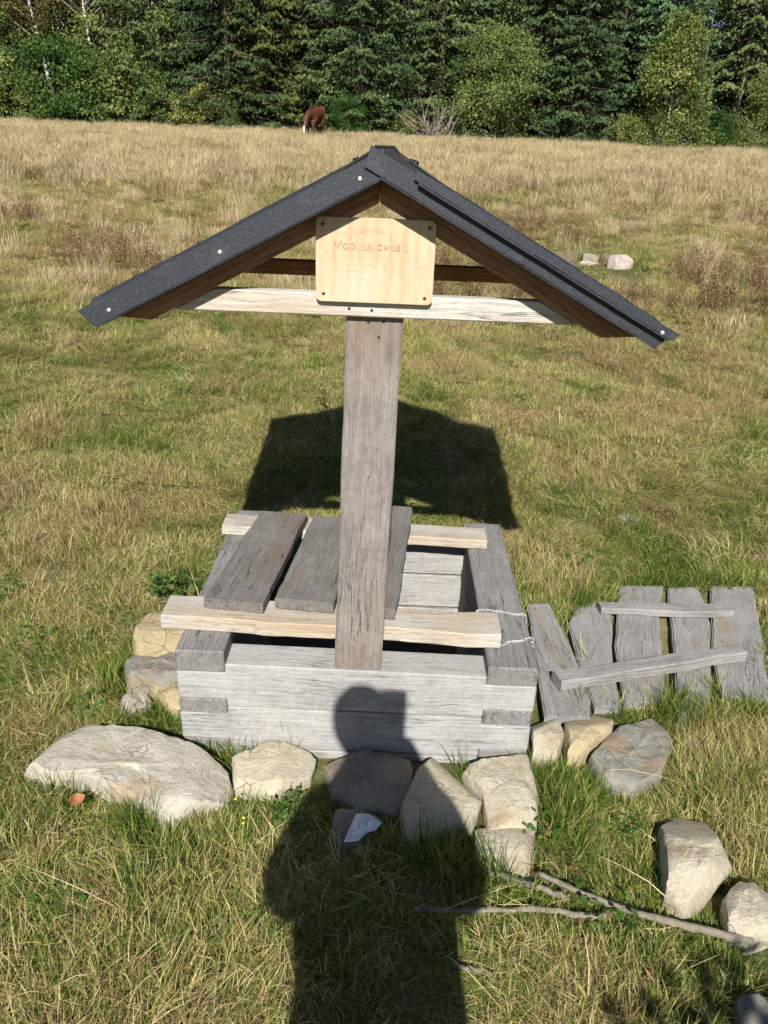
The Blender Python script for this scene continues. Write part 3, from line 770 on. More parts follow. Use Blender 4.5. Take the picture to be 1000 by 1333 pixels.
stone('stone', [(.769, 1.030), (.823, 1.05), (.852, 1.023), (.818, .970), (.755, .965)], .045, M['stone_grey'], 'small grey stone half hidden in shaded grass below the sticks', 17)
def gstone(x, y, w, d, h, mat, label, seed, name='stone'):
    rs = random.Random(seed); n = 9
    poly = [(x + w / 2 * math.cos(2 * math.pi * k / n) * rs.uniform(.82, 1.1), y + d / 2 * math.sin(2 * math.pi * k / n) * rs.uniform(.82, 1.1)) for k in range(n)]
    return stone(name, poly, h, mat, label, seed, gz(x, y) - .015)
gstone(2.05, 9.55, .26, .22, .17, M['stone_brown'], 'brown pointed stone at the end of the distant stone group', 31)
gstone(2.36, 9.65, .22, .18, .12, M['stone_grey'], 'dark grey stone in the middle of the distant stone group', 32)
gstone(2.52, 9.62, .14, .13, .12, M['stone_brown'], 'smallest brown stone beside the white one in the meadow', 33)
gstone(2.60, 9.28, .33, .24, .17, M['stone_pink'], 'largest whitish stone of the distant stone group', 34)
gstone(2.32, 9.55, .28, .16, .05, M['stone_pink'], 'flat pale stone lying low in the distant stone group', 35)
gstone(1.15, 3.27, .13, .06, .035, M['stone_grey'], 'thin grey stone lying in the grass behind the planks', 36)
gstone(1.63, 2.97, .14, .07, .035, M['stone_brown'], 'brownish flat stone in the grass beyond the outermost plank', 37)
gstone(.13, 2.93, .13, .06, .05, M['stone_yellow'], 'pale stone poking from the roof shadow behind the well', 38)

# ------------------------------------------------------------------ sticks, leaves, tissue
def stick(pts, r0, r1, label, seed, cat='stick'):
    pts = [(a, b, c + .018) for a, b, c in pts]; r0 *= .95; r1 *= .95
    P = spline(pts, 8); n = len(P)
    P = [p_ + Vector((noise.noise(Vector((i * .5, seed, 0))), noise.noise(Vector((i * .5, seed, 7))), noise.noise(Vector((i * .5, seed, 3))))) * .004 for i, p_ in enumerate(P)]
    v, f = tube(P, [r0 + (r1 - r0) * i / (n - 1) for i in range(n)], 8, .5, seed)
    c = Vector(P[n // 2]); X = (P[-1] - P[0]).normalized(); mx = frame(c, X, (0, 0, 1)); inv = mx.inverted()
    o = link('stick', mesh_from('stick', [inv @ Vector(q) for q in v], f, True), M['stick'], None, mx)
    return tag(o, label, cat)
stick([(.105, 1.210, .020), (.214, 1.206, .025), (.392, 1.214, .030), (.500, 1.203, .026), (.545, 1.212, .020)], .006, .0085, 'straight pale stick lying closest to the photographer\'s shadow', 1)
stick([(.405, 1.312, .030), (.507, 1.254, .034), (.606, 1.216, .032), (.736, 1.185, .028), (.858, 1.160, .022)], .007, .0105, 'long brown stick with its broken end by the angular stone', 2)
stick([(.285, 1.322, .016), (.384, 1.284, .024), (.46, 1.254, .022)], .007, .008, 'short thick stick behind the long one, below the tan stones', 3)
stick([(.185, 1.075, .024), (.225, 1.068, .026), (.268, 1.062, .02)], .004, .006, 'thin pale twig beside the shadow, apart from other sticks', 4)
def dead_leaf(x, y, z, s, rz, label):
    v, f = [], []
    for i in range(7):
        t = i / 6; w = s * .38 * math.sin(math.pi * min(1, t * .94 + .06)) ** .8
        for k in (-1, 0, 1): v.append((s * (t - .5), w * k, s * (.12 * abs(k) + .25 * (t - .5) ** 2)))
    for i in range(6):
        for k in range(2): a = i * 3 + k; f.append((a, a + 1, a + 4, a + 3))
    o = link('dead_leaf', mesh_from('dead_leaf', v, f, True), M['leaf_brown'], None, Matrix.Translation((x, y, z)) @ Matrix.Rotation(rz, 4, 'Z') @ Matrix.Rotation(.5, 4, 'X'))
    return tag(o, label, 'leaf')
dead_leaf(-.765, 1.475, .055, .042, .7, 'brown fallen leaf in the grass before the large oval boulder')
dead_leaf(.493, 1.327, .045, .028, 2.5, 'reddish fallen leaf in the grass behind the long stick')
dead_leaf(.600, 1.060, .045, .036, 1.9, 'reddish brown fallen leaf in the grass in front of the sticks')
# crumpled tissue
v, f = [], []
N = 14
outl = [(-.048, -.052), (-.034, .0), (-.022, .040), (.012, .032), (.044, .012), (.030, -.012), (.004, -.022), (-.012, -.046)]
for i in range(N + 1):
    for j in range(len(outl)):
        t = i / N; x, y = outl[j][0] * t, outl[j][1] * t
        v.append((x, y, .016 * noise.fractal(Vector((x * 75, y * 75, 2)), 1, 2, 3) + .006 * (1 - t)))
n = len(outl)
for i in range(N):
    for j in range(n): f.append((i * n + j, i * n + (j + 1) % n, (i + 1) * n + (j + 1) % n, (i + 1) * n + j))
o = link('tissue', mesh_from('tissue', v, f, True), M['paper'], None, Matrix.Translation((-.018, 1.418, .066)) @ Matrix.Rotation(.12, 4, 'X'))
o.modifiers.new('thick', 'SOLIDIFY').thickness = .0012
tag(o, 'crumpled white tissue lying on a grey stone in the shadow', 'tissue')

exec_veg = True
# ------------------------------------------------------------------ grass prototypes (blade tufts)
TUFTS = bpy.data.collections.new('tufts')
def blades(n, rad, lmin, lmax, t0, t1, wmin, wmax, flow=1.0, tint=(.2, .8), seed=0, prof=(1., .95, .62, .0), head=None):
    r = np.random.default_rng(seed)
    a = r.normal(0, flow, n); L = r.uniform(lmin, lmax, n); th0 = np.abs(r.normal(t0, .25, n)); th1 = th0 + r.uniform(.3, 1., n) * t1
    rr = rad * np.sqrt(r.random(n)); ra = r.uniform(0, 2 * np.pi, n)
    pos = np.stack([rr * np.cos(ra), rr * np.sin(ra), np.full(n, -.006)], 1)
    w = r.uniform(wmin, wmax, n); tv = r.uniform(*tint, n)
    side = np.stack([-np.sin(a), np.cos(a), r.normal(0, .35, n)], 1); side /= np.linalg.norm(side, axis=1)[:, None]
    k = len(prof); V = []; TT = []
    p = pos.copy(); bend = r.normal(0, .35, n)
    for i in range(k):
        wi = (w * prof[i] * .5)[:, None]
        if i == k - 1 and prof[i] == 0: V.append(p[:, None, :].copy())
        else: V.append(np.stack([p - side * wi, p + side * wi], 1))
        th = np.minimum(th0 + (th1 - th0) * (i / (k - 1)), 1.75); aa = a + bend * i / (k - 1)
        step = (L / (k - 1))[:, None]
        p = p + step * np.stack([np.cos(aa) * np.sin(th), np.sin(aa) * np.sin(th), np.cos(th)], 1)
        p[:, 2] = np.maximum(p[:, 2], .004 + .012 * tv)
    VV = np.concatenate(V, 1); m_ = VV.shape[1]
    base = (np.arange(n) * m_)[:, None]
    q = np.concatenate([base + np.array([[2 * i, 2 * i + 1, 2 * i + 3, 2 * i + 2]]) for i in range(k - 2)], 0)
    tr = base + np.array([[2 * (k - 2), 2 * (k - 2) + 1, 2 * (k - 1)]])
    return VV.reshape(-1, 3), q, tr, np.repeat(tv, m_)
def join(parts):
    V, Q, Tn, A = [], [], [], []; o = 0
    for v_, q_, t_, a_ in parts:
        V.append(v_); Q.append(q_ + o); Tn.append(t_ + o); A.append(a_); o += len(v_)
    return np.concatenate(V), (np.concatenate(Q), np.concatenate(Tn)), np.concatenate(A)
def add_tuft(key, parts, mat):
    V, F, A = join(parts); me = np_mesh(key, V, F, {'tint': A}); me.materials.append(mat)
    ob = bpy.data.objects.new(key, me); TUFTS.objects.link(ob); return ob
def herb_parts(nl, R0, size, seed):
    r = np.random.default_rng(seed); V, Q, A = [], [], []; o = 0
    for i in range(nl):
        a = r.uniform(0, 6.28); d = R0 * math.sqrt(r.random()); z = .02 + r.random() * .05; s = size * r.uniform(.6, 1.2); az = r.uniform(0, 6.28); tl = r.uniform(-.6, .6)
        c = np.array([d * math.cos(a), d * math.sin(a), z]); X = np.array([math.cos(az), math.sin(az), tl * .6]); Y = np.array([-math.sin(az), math.cos(az), r.uniform(-.3, .3)])
        V.append(np.stack([c - X * s * .1, c + X * s * .45 + Y * s * .3, c + X * s, c + X * s * .45 - Y * s * .3])); Q.append(np.array([[o, o + 1, o + 2, o + 3]])); o += 4
        A.append(np.full(4, r.random()))
    return np.concatenate(V), np.concatenate(Q), np.zeros((0, 3), int), np.concatenate(A)
# a*: sward patch, b*: flattened dry grass, c*: tall dry grass, d*: rust weeds, e*: herbs, g*: long lush tuft, s*: small edge tuft
for i in range(4):
    add_tuft('a%d' % i, [blades(470, .135, .022, .065, .65, 1.1, .0012, .0024, 1.8, (-.15, .80), 10 + i), blades(110, .13, .04, .09, 1.2, .6, .0010, .0018, 1.6, (.4, 1.25), 110 + i)], M['grass'])
for i in range(4):
    add_tuft('b%d' % i, [blades(320, .14, .045, .11, 1.2, .6, .0010, .0020, .9, (.1, 1.15), 20 + i), blades(220, .13, .02, .055, .7, .8, .0012, .0024, 1.8, (-.25, .6), 120 + i)], M['grass'])
for i in range(3):
    add_tuft('c%d' % i, [blades(210, .30, .14, .32, .30, .9, .0026, .0050, 1.8, (.2, 1.), 30 + i),
                         blades(60, .30, .24, .44, .12, .4, .003, .006, 1.8, (.3, .9), 40 + i, (.35, .3, .35, 1.4, 0.))], M['hay'])
for i in range(2):
    pr = [blades(7, .05, .25, .5, .08, .3, .004, .006, 2.5, (.1, .6), 50 + i, (1, 1, .8, .6, 0.))]
    V_, Q_, T_, A_ = herb_parts(70, .055, .016, 60 + i); V_[:, 2] = V_[:, 2] * 5.5 + .05
    pr.append((V_, Q_, T_, A_)); add_tuft('d%d' % i, pr, M['weed'])
for i in range(2):
    add_tuft('e%d' % i, [herb_parts(30, .06, .020, 70 + i)], M['herb'])
for i in range(3):
    add_tuft('g%d' % i, [blades(36, .035, .07, .17, .35, .9, .0020, .0038, 1.6, (.1, .9), 80 + i)], M['grass'])
for i in range(3):
    add_tuft('s%d' % i, [blades(55, .045, .03, .075, .6, 1.0, .0016, .003, 1.4, (.0, .95), 90 + i)], M['grass'])

def gn_tree():
    t = bpy.data.node_groups.new('scatter', 'GeometryNodeTree')
    t.interface.new_socket('Geometry', in_out='INPUT', socket_type='NodeSocketGeometry')
    t.interface.new_socket('Geometry', in_out='OUTPUT', socket_type='NodeSocketGeometry')
    N_ = t.nodes; gi = N_.new('NodeGroupInput'); go = N_.new('NodeGroupOutput')
    ci = N_.new('GeometryNodeCollectionInfo'); ci.inputs['Collection'].default_value = TUFTS
    ci.inputs['Separate Children'].default_value = True; ci.inputs['Reset Children'].default_value = True
    ip = N_.new('GeometryNodeInstanceOnPoints'); ip.inputs['Pick Instance'].default_value = True
    def na(name, typ):
        n_ = N_.new('GeometryNodeInputNamedAttribute'); n_.data_type = typ; n_.inputs[0].default_value = name; return n_.outputs['Attribute']
    L_ = t.links
    L_.new(gi.outputs[0], ip.inputs['Points']); L_.new(ci.outputs[0], ip.inputs['Instance'])
    L_.new(na('idx', 'INT'), ip.inputs['Instance Index']); L_.new(na('rot', 'FLOAT_VECTOR'), ip.inputs['Rotation'])
    L_.new(na('scl', 'FLOAT_VECTOR'), ip.inputs['Scale']); L_.new(ip.outputs[0], go.inputs[0])
    return t
GN = gn_tree()
IDX = {k: i for i, k in enumerate(sorted(o.name for o in TUFTS.objects))}

def in_poly(x, y, poly):
    c = False; j = len(poly) - 1
    for i in range(len(poly)):
        xi, yi = poly[i]; xj, yj = poly[j]
        if (yi > y) != (yj > y) and x < (xj - xi) * (y - yi) / (yj - yi) + xi: c = not c
        j = i
    return c
EXB = [(min(p[0] for p in q), max(p[0] for p in q), min(p[1] for p in q), max(p[1] for p in q), q) for q in EXCL]
def blocked(x, y):
    for a, b, c, d, q in EXB:
        if a < x < b and c < y < d and in_poly(x, y, q): return True
    return False

def scatter(name, label, cat, pts):
    """pts: list of (x, y, z, rot euler, scale xyz, idx, dry)"""
    me = bpy.data.meshes.new(name); n_ = len(pts)
    me.vertices.add(n_); me.vertices.foreach_set('co', np.array([p[0] for p in pts], np.float32).ravel())
    def at(k, typ, data, key): a_ = me.attributes.new(k, typ, 'POINT'); a_.data.foreach_set(key, data)
    at('rot', 'FLOAT_VECTOR', np.array([p[1] for p in pts], np.float32).ravel(), 'vector')
    at('scl', 'FLOAT_VECTOR', np.array([p[2] for p in pts], np.float32).ravel(), 'vector')
    at('idx', 'INT', np.array([p[3] for p in pts], np.int32), 'value')
    at('dry', 'FLOAT', np.array([p[4] for p in pts], np.float32), 'value')
    o = bpy.data.objects.new(name, me); COL.objects.link(o)
    md = o.modifiers.new('scatter', 'NODES'); md.node_group = GN
    return tag(o, label, cat, kind='stuff')

def dryness(x, y):
    n1 = fbm(x, y, .55, 2.0); n2 = fbm(x, y, 2.2, 5.0); n3 = fbm(x, y, .16, 9.)
    base = np.interp(y, [0, 1.6, 2.6, 5, 9, 14, 22, 45], [.41, .43, .55, .65, .70, .78, .84, .88])
    gp = math.exp(-((x - 2.7) ** 2 / 2.2 + (y - 9.6) ** 2 / 2.5)) * .28
    lush = math.exp(-((x + .75) ** 2 / .25 + (y - 2.1) ** 2 / .5)) * .2 + math.exp(-((x - .6) ** 2 / .15 + (y - 2.7) ** 2 / .1)) * .15
    return float(base + .26 * n1 + .46 * n2 + (.07 * n3 if y > 5 else 0) - gp - lush)

rr = random.Random(99)
near, mid, far, hay, weeds, herbs = [], [], [], [], [], []
def visible_x(y): return .60 * y + 1.0
def flow(x, y): return 5.0 * fbm(x, y, .5, 12.) + 1.2 * fbm(x, y, 2.5, 14.)
def emit(lst, x, y, key, s, sz=1., dr=None, tilt=.15, fl_rand=1.2):
    if lst is near or lst is mid: sz *= min(1.6, max(.65, 1.0 + 1.0 * fbm(x, y, 2.4, 61.)))
    lst.append(((x, y, gz(x, y)), (rr.gauss(0, tilt), rr.gauss(0, tilt), flow(x, y) + rr.gauss(0, fl_rand)), (s, s, s * sz), IDX[key], dr))
def fill(y0, y1, dens, fn):
    A = 0; y = y0
    area = (visible_x(y0) + visible_x(y1)) * (y1 - y0)
    k = 0
    for _ in range(int(area * dens)):
        # sample y in proportion to the row width
        while True:
            y = rr.uniform(y0, y1)
            if rr.random() < visible_x(y) / visible_x(y1): break
        x = rr.uniform(-1, 1) * visible_x(y)
        fn(x, y)
def clear(x, y, r):
    for k in range(8):
        if blocked(x + r * math.cos(k * .785), y + r * math.sin(k * .785)): return False
    return not blocked(x, y)
def f_near(x, y):
    d = dryness(x, y) + rr.gauss(0, .06)
    lying = .34 + .5 * fbm(x, y, .8, 21.) + (.12 if y > 2.7 else 0)
    if clear(x, y, .12):
        if rr.random() < lying: emit(near, x, y, 'b%d' % rr.randrange(4), rr.uniform(.85, 1.2), rr.uniform(.8, 1.3), d + .10)
        else: emit(near, x, y, 'a%d' % rr.randrange(4), rr.uniform(.85, 1.2), rr.uniform(.75, 1.3), d)
        if rr.random() < .10: emit(near, x, y, 'g%d' % rr.randrange(3), rr.uniform(.6, 1.0), 1., d - .12, .2, 2.)
    else:
        for _ in range(12):
            x2, y2 = x + rr.gauss(0, .09), y + rr.gauss(0, .09)
            if clear(x2, y2, .02): emit(near, x2, y2, 's%d' % rr.randrange(3), rr.uniform(.6, 1.1), 1., d - .06)
    if rr.random() < .05 and not blocked(x, y): emit(herbs, x, y, 'e%d' % rr.randrange(2), rr.uniform(.6, 1.2), 1., rr.uniform(.3, .7))
fill(.2, 3.0, 105, f_near)
fill(3.0, 6.5, 95, f_near)
def f_mid(x, y):
    if blocked(x, y): return
    if 1.9 < x < 2.9 and 8.3 < y < 9.2: return emit(mid, x, y, 's%d' % rr.randrange(3), rr.uniform(.9, 1.3), .8, dryness(x, y))
    d = dryness(x, y) + rr.gauss(0, .06); k = rr.random()
    if k < .45: emit(mid, x, y, 'b%d' % rr.randrange(4), rr.uniform(1.15, 1.6), 1.1, d + .10)
    elif k < .95: emit(mid, x, y, 'a%d' % rr.randrange(4), rr.uniform(1.15, 1.6), rr.uniform(.8, 1.3), d)
    else: emit(mid, x, y, 'c%d' % rr.randrange(3), rr.uniform(.5, .7), .9, d)
fill(6.5, 15.0, 50, f_mid)
hx0 = -4.2
def f_far(x, y):
    d = dryness(x, y) + rr.gauss(0, .06); k = rr.random()
    tall = np.interp(y, [13, 20, 30], [.15, .45, .75])
    if (x - hx0) ** 2 + (y - 38.6) ** 2 < 1.6: return
    if k < tall: emit(hay, x, y, 'c%d' % rr.randrange(3), rr.uniform(.8, 1.3), rr.uniform(.6, .9), d * .8 - .02 + rr.gauss(0, .06), .1, 3.)
    else: emit(far, x, y, ('a%d' % rr.randrange(4)) if rr.random() < .5 else ('b%d' % rr.randrange(4)), rr.uniform(2.4, 3.4), 1., d)
fill(15.0, 27.0, 14, f_far)
fill(27.0, 43.0, 11, f_far)
# rust-brown weeds stand in patches in the middle distance
for _ in range(16000):
    y = rr.uniform(6.5, 36); x = rr.uniform(-1, 1) * visible_x(y)
    pt = fbm(x, y, .28, 33.) + .5 * fbm(x, y, 1.1, 35.)
    band = math.exp(-((y - 11) / 4.5) ** 2) * .28 + (.16 if (x > 2 and 9 < y < 24) else 0) + (.10 if (x < -3 and 9 < y < 18) else 0)
    if pt + band > .45 and not blocked(x, y) and not (1.7 < x < 3.1 and 7.6 < y < 10.2):
        emit(weeds, x, y, 'd%d' % rr.randrange(2), rr.uniform(.5, 1.0), rr.uniform(.6, 1.1), rr.uniform(.2, .75), .12, 3.)
for x, y, n_ in ((-.62, 3.6, 2), (-.38, 4.1, 2), (-.95, 4.3, 1), (-1.5, 3.9, 1)):
    for _ in range(n_): emit(weeds, x + rr.gauss(0, .05), y + rr.gauss(0, .05), 'd%d' % rr.randrange(2), rr.uniform(.3, .5), 1.2, rr.uniform(.2, .6), .1, 3.)
# lush blades along the foot of the well and the stones
for (x0, y0, x1, y1, n_) in ((-.56, 1.72, -.2, 1.715, 12), (.44, 1.70, .60, 1.55, 34), (.47, 1.6, .55, 1.35, 24), (.2, 1.66, .45, 1.665, 5), (-.62, 1.78, -.66, 1.9, 14), (.66, 1.92, .69, 2.2, 5), (.80, 1.95, .83, 2.1, 3), (.93, 1.93, .99, 2.1, 4), (1.08, 1.95, 1.12, 2.1, 4), (.95, 2.74, 1.5, 2.77, 34), (.76, 2.58, .92, 2.66, 16), (.93, 1.90, 1.28, 1.99, 30), (-.84, 1.93, -.80, 2.25, 30), (-.80, 1.82, -.66, 1.82, 20), (.52, 1.66, .62, 1.6, 24), (.72, 1.93, 1.1, 1.93, 18), (-.9, 1.52, -.55, 1.40, 18), (.12, 1.36, .3, 1.28, 14)):
    for _ in range(n_):
        t = rr.random(); x = x0 + (x1 - x0) * t + rr.gauss(0, .02); y = y0 + (y1 - y0) * t + rr.gauss(0, .02)
        emit(near, x, y, 'g%d' % rr.randrange(3), rr.uniform(.5, .95), 1., rr.uniform(.05, .4), .25, 3.)
scatter('near_grass', 'short tangled green and straw grass around the well', 'grass', near)
scatter('meadow_grass', 'trampled straw coloured meadow grass behind the well', 'grass', mid + far)
scatter('dry_tall_grass', 'tall dry golden grass at the far side of the meadow', 'grass', hay)
scatter('rust_weeds', 'patches of rust brown dock stalks in the meadow', 'weeds', weeds)
scatter('ground_herbs', 'small green clover leaves among the grass', 'ground cover', herbs)
# single leafy weeds
def leafy_weed(x, y, s, nl, label, seed):
    V, Q, T_, A = herb_parts(nl * 2, .09 * s, .026 * s, seed)
    V[:, 2] *= s * 1.3; V[:, :2] *= .8
    me = np_mesh('leafy_weed', V, (Q, T_), {'tint': A})
    o = link('leafy_weed', me, M['herb_solo'], None, Matrix.Translation((x, y, gz(x, y)))); return tag(o, label, 'plant')
leafy_weed(-.79, 2.50, 1.3, 80, 'bright green leafy weed beside the rear of the left log wall', 1)
leafy_weed(-.22, 1.49, .8, 60, 'bright green leafy weed in front of the cream block stone', 2)
leafy_weed(.60, 1.135, .5, 40, 'small round leaved weed beside the long stick', 3)

# long bleached straws lying on the sward
sv = [blades(1, .001, .14, .26, 1.1, .6, .0018, .0028, .1, (.9, 1.), 400 + i) for i in range(26)]
for i, q in enumerate(sv):
    y = rr.uniform(.85, 2.6); x = rr.uniform(-1, 1) * (.55 * y + .3)
    if blocked(x, y): y = rr.uniform(.9, 1.3)
    a = rr.uniform(0, 6.28); c_, s_ = math.cos(a), math.sin(a); P = q[0]
    P2 = P.copy(); P2[:, 0] = P[:, 0] * c_ - P[:, 1] * s_ + x; P2[:, 1] = P[:, 0] * s_ + P[:, 1] * c_ + y; P2[:, 2] = P[:, 2] + gz(x, y) + .045
    sv[i] = (P2, q[1], q[2], np.full(len(P2), .95))
V, F, A = join(sv)
tag(link('loose_straws', np_mesh('loose_straws', V, F, {'tint': A}), M['straw']), 'pale bleached straws lying on top of the grass', 'straw', kind='stuff')
# tiny yellow flowers
fv, ff = [], []
for (x, y) in [(-.36, 1.47), (-.37, 1.44), (.75, 4.2), (.95, 3.9), (1.0, 4.3), (1.8, 4.6), (.7, 3.8), (-.33, 1.49)]:
    for _ in range(1):
        cx, cy, cz = x + rr.gauss(0, .03), y + rr.gauss(0, .03), gz(x, y) + .055
        b0 = len(fv); fv.append((cx, cy, cz + .004))
        for k in range(6): fv.append((cx + .0045 * math.cos(k * 1.047), cy + .0045 * math.sin(k * 1.047), cz))
        for k in range(6): ff.append((b0, b0 + 1 + k, b0 + 1 + (k + 1) % 6))
tag(link('yellow_flowers', mesh_from('yellow_flowers', fv, ff), M['flower']), 'tiny yellow flowers dotted in the grass', 'flowers', kind='stuff')

# ------------------------------------------------------------------ trees
def trunk_mesh(H, r, lean=(0, 0), seed=0, limbs=None):
    P = [(lean[0] * (t ** 1.2) * H + .05 * noise.noise(Vector((t * 4, seed, 0))), lean[1] * t * H, -.4 + t * (H + .4)) for t in np.linspace(0, 1, 12)]
    v, f = tube(P, [max(.012, r * (1.25 if i == 0 else 1) * (1 - i / 11.5)) for i in range(12)], 8, .15, seed)
    v = [tuple(q) for q in v]
    for L in limbs or []:
        v2, f2 = tube(L[0], L[1], 5); o_ = len(v); v += [tuple(q) for q in v2]; f += [tuple(i + o_ for i in q) for q in f2]
    return mesh_from('trunk', v, f, True)

def spruce_crown(H, R0, h0, seed, dens=1.0, droop=.35, spray=.17):
    r = np.random.default_rng(seed)
    C, D, W_, T_ = [], [], [], []
    h = h0; limbs = []
    while h < H - .15:
        t = (h - h0) / (H - h0)
        Lb = R0 * (1 - t) ** .8 * r.uniform(.85, 1.12) + .12
        nb = int(r.integers(6, 9)) if h < 9 else 5
        az0 = r.uniform(0, 6.28)
        for b in range(nb):
            az = az0 + b * 6.28 / nb + r.normal(0, .18); L = Lb * r.uniform(.72, 1.12)
            dv = np.array([math.cos(az), math.sin(az), 0]); pv = np.array([-math.sin(az), math.cos(az), 0])
            dr = droop * r.uniform(.5, 1.4)
            m_ = int((140 if h < 9 else 16) * dens * max(.4, L / 2.2))
            s = np.sqrt(r.random(m_)) * .97 + .03
            zz = h - dr * L * s + .42 * dr * L * s ** 2.4 + .02
            lat = r.normal(0, 1, m_) * (.135 * L * np.sin(np.pi * np.clip(s, .0, .98)) + .06)
            c = dv * (s * L)[:, None] + pv * lat[:, None]; c[:, 2] = zz - np.abs(lat) * .45 - r.random(m_) * .12
            d = dv * r.uniform(.25, .9, m_)[:, None] + pv * (np.sign(lat) * r.uniform(.1, .8, m_))[:, None]
            d[:, 2] = -r.uniform(.15, .95, m_)
            C.append(c); D.append(d); T_.append(np.clip(.22 + .40 * s + r.normal(0, .12, m_) + r.normal(0, .10), 0, 1))  # tint rises along the bough: lit tips and dark inner gaps painted in
            if h < 8 and b % 2 == 0: limbs.append(([(0, 0, h), (dv[0] * L * .5, dv[1] * L * .5, h - dr * L * .38), (dv[0] * L * .9, dv[1] * L * .9, h - dr * L * .55)], [.03, .018, .006]))
        h += r.uniform(.34, .50) if h < 9 else .6
    C = np.concatenate(C); D = np.concatenate(D); T_ = np.concatenate(T_); n_ = len(C)
    D /= np.linalg.norm(D, axis=1)[:, None]
    up = r.normal(0, 1, (n_, 3)); S_ = np.cross(D, up); S_ /= np.linalg.norm(S_, axis=1)[:, None]
    L = (spray * r.uniform(.6, 1.4, n_))[:, None]; w = L * r.uniform(.16, .28, n_)[:, None]
    V = np.stack([C - D * L * .4, C + S_ * w, C + D * L * .6, C - S_ * w], 1).reshape(-1, 3)
    Q = np.arange(n_ * 4).reshape(-1, 4)
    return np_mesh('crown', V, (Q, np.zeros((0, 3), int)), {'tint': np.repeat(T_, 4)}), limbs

def leaf_crown(H, R0, h0, seed, n_leaf, leaf=.085, shape='round', lean=(0, 0), clumps=46):
    r = np.random.default_rng(seed); limbs = []; C, T_ = [], []
    for k in range(clumps):
        t = r.random() ** .85; h = h0 + (H - h0) * t
        if shape == 'round': rad = R0 * math.sin(math.pi * min(.97, .12 + .80 * t)) ** .7
        elif shape == 'cone': rad = R0 * (1 - t) ** .75 + .12
        else: rad = R0 * (.55 + .45 * math.sin(math.pi * t))
        az = r.uniform(0, 6.28); d = rad * math.sqrt(r.uniform(.1, 1.0))
        base = np.array([lean[0] * h ** 1.2 * H ** -.2, lean[1] * h, 0]); c = base + np.array([math.cos(az) * d, math.sin(az) * d, h])
        m_ = int(n_leaf / clumps * r.uniform(.6, 1.5)); sg = R0 * r.uniform(.06, .22)
        q = c + r.normal(0, 1, (m_, 3)) * np.array([sg, sg, sg * .75]); q[:, 2] = np.maximum(q[:, 2], .05)
        C.append(q); T_.append(np.clip(r.normal(.5, .22) + r.normal(0, .16, m_), 0, 1))
        if k % 2 == 0:
            s0 = np.array([base[0] * .8, base[1] * .8, max(.3, h - d * .8)]); limbs.append(([tuple(s0), tuple((s0 + c) / 2 + np.array([0, 0, .06])), tuple(c)], [.022, .014, .005]))
    C = np.concatenate(C); T_ = np.concatenate(T_); n_ = len(C)
    D = r.normal(0, 1, (n_, 3)); D[:, 2] -= .4; D /= np.linalg.norm(D, axis=1)[:, None]
    S_ = np.cross(D, r.normal(0, 1, (n_, 3))); S_ /= np.linalg.norm(S_, axis=1)[:, None]
    L = (leaf * r.uniform(.6, 1.35, n_))[:, None]
    V = np.stack([C - D * L * .5, C + S_ * L * .36, C + D * L * .5, C - S_ * L * .36], 1).reshape(-1, 3)
    return np_mesh('crown', V, (np.arange(n_ * 4).reshape(-1, 4), np.zeros((0, 3), int)), {'tint': np.repeat(T_, 4)}), limbs

PROTO = {}
def proto(key, name, crown, limbs, H, r, bark, leafmat, lean=(0, 0), seed=0):
    tm = trunk_mesh(H, r, lean, seed, limbs); tm.materials.append(bark); crown.materials.append(leafmat)
    PROTO[key] = (name, tm, crown)
def plant(key, x, y, s, rz, label, cat, group=None, sz=1., dz=0.):
    name, tm, cm = PROTO[key]
    e = empty(name, (x, y, gz(x, y) + dz), rz); e.scale = (s, s, s * sz)
    for nm, me in (('trunk', tm), ('crown', cm)):
        o = bpy.data.objects.new(nm, me); COL.objects.link(o); o.parent = e
    return tag(e, label, cat, group)
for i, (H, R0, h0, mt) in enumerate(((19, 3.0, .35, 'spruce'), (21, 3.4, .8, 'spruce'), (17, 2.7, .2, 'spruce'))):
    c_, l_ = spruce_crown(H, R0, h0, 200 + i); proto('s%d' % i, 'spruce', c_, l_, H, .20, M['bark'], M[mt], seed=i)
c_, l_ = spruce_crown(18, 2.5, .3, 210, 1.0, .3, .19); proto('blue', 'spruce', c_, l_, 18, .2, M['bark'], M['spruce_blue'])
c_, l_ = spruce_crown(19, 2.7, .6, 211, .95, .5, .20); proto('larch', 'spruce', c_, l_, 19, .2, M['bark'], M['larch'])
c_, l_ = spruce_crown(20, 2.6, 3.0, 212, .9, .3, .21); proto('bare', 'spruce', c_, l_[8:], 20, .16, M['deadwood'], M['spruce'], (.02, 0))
c_, l_ = leaf_crown(12, 2.0, 2.6, 220, 14000, .12, 'tall', (-.10, 0), 90); proto('birch0', 'birch', c_, l_, 12.5, .11, M['birch'], M['leaf'], (-.10, 0), 1)
c_, l_ = leaf_crown(13, 1.9, 3.2, 221, 12000, .12, 'tall', (-.16, 0), 90); proto('birch1', 'birch', c_, l_, 13.5, .10, M['birch'], M['leaf_rust'], (-.16, 0), 2)
c_, l_ = leaf_crown(4.4, 2.1, .1, 230, 22000, .11, 'round', clumps=110); proto('young0', 'young_birch', c_, l_, 3.9, .05, M['birch'], M['leaf'], seed=3)
c_, l_ = leaf_crown(5.3, 2.1, .05, 231, 24000, .11, 'cone', (.03, 0), 130); proto('young1', 'young_birch', c_, l_, 5.0, .05, M['birch'], M['leaf_yellow'], (.03, 0), 4)
c_, l_ = leaf_crown(3.0, 1.7, .1, 232, 12000, .11, 'round', clumps=70); proto('bush0', 'shrub', c_, l_, 2.2, .04, M['bark'], M['leaf_green'], seed=5)
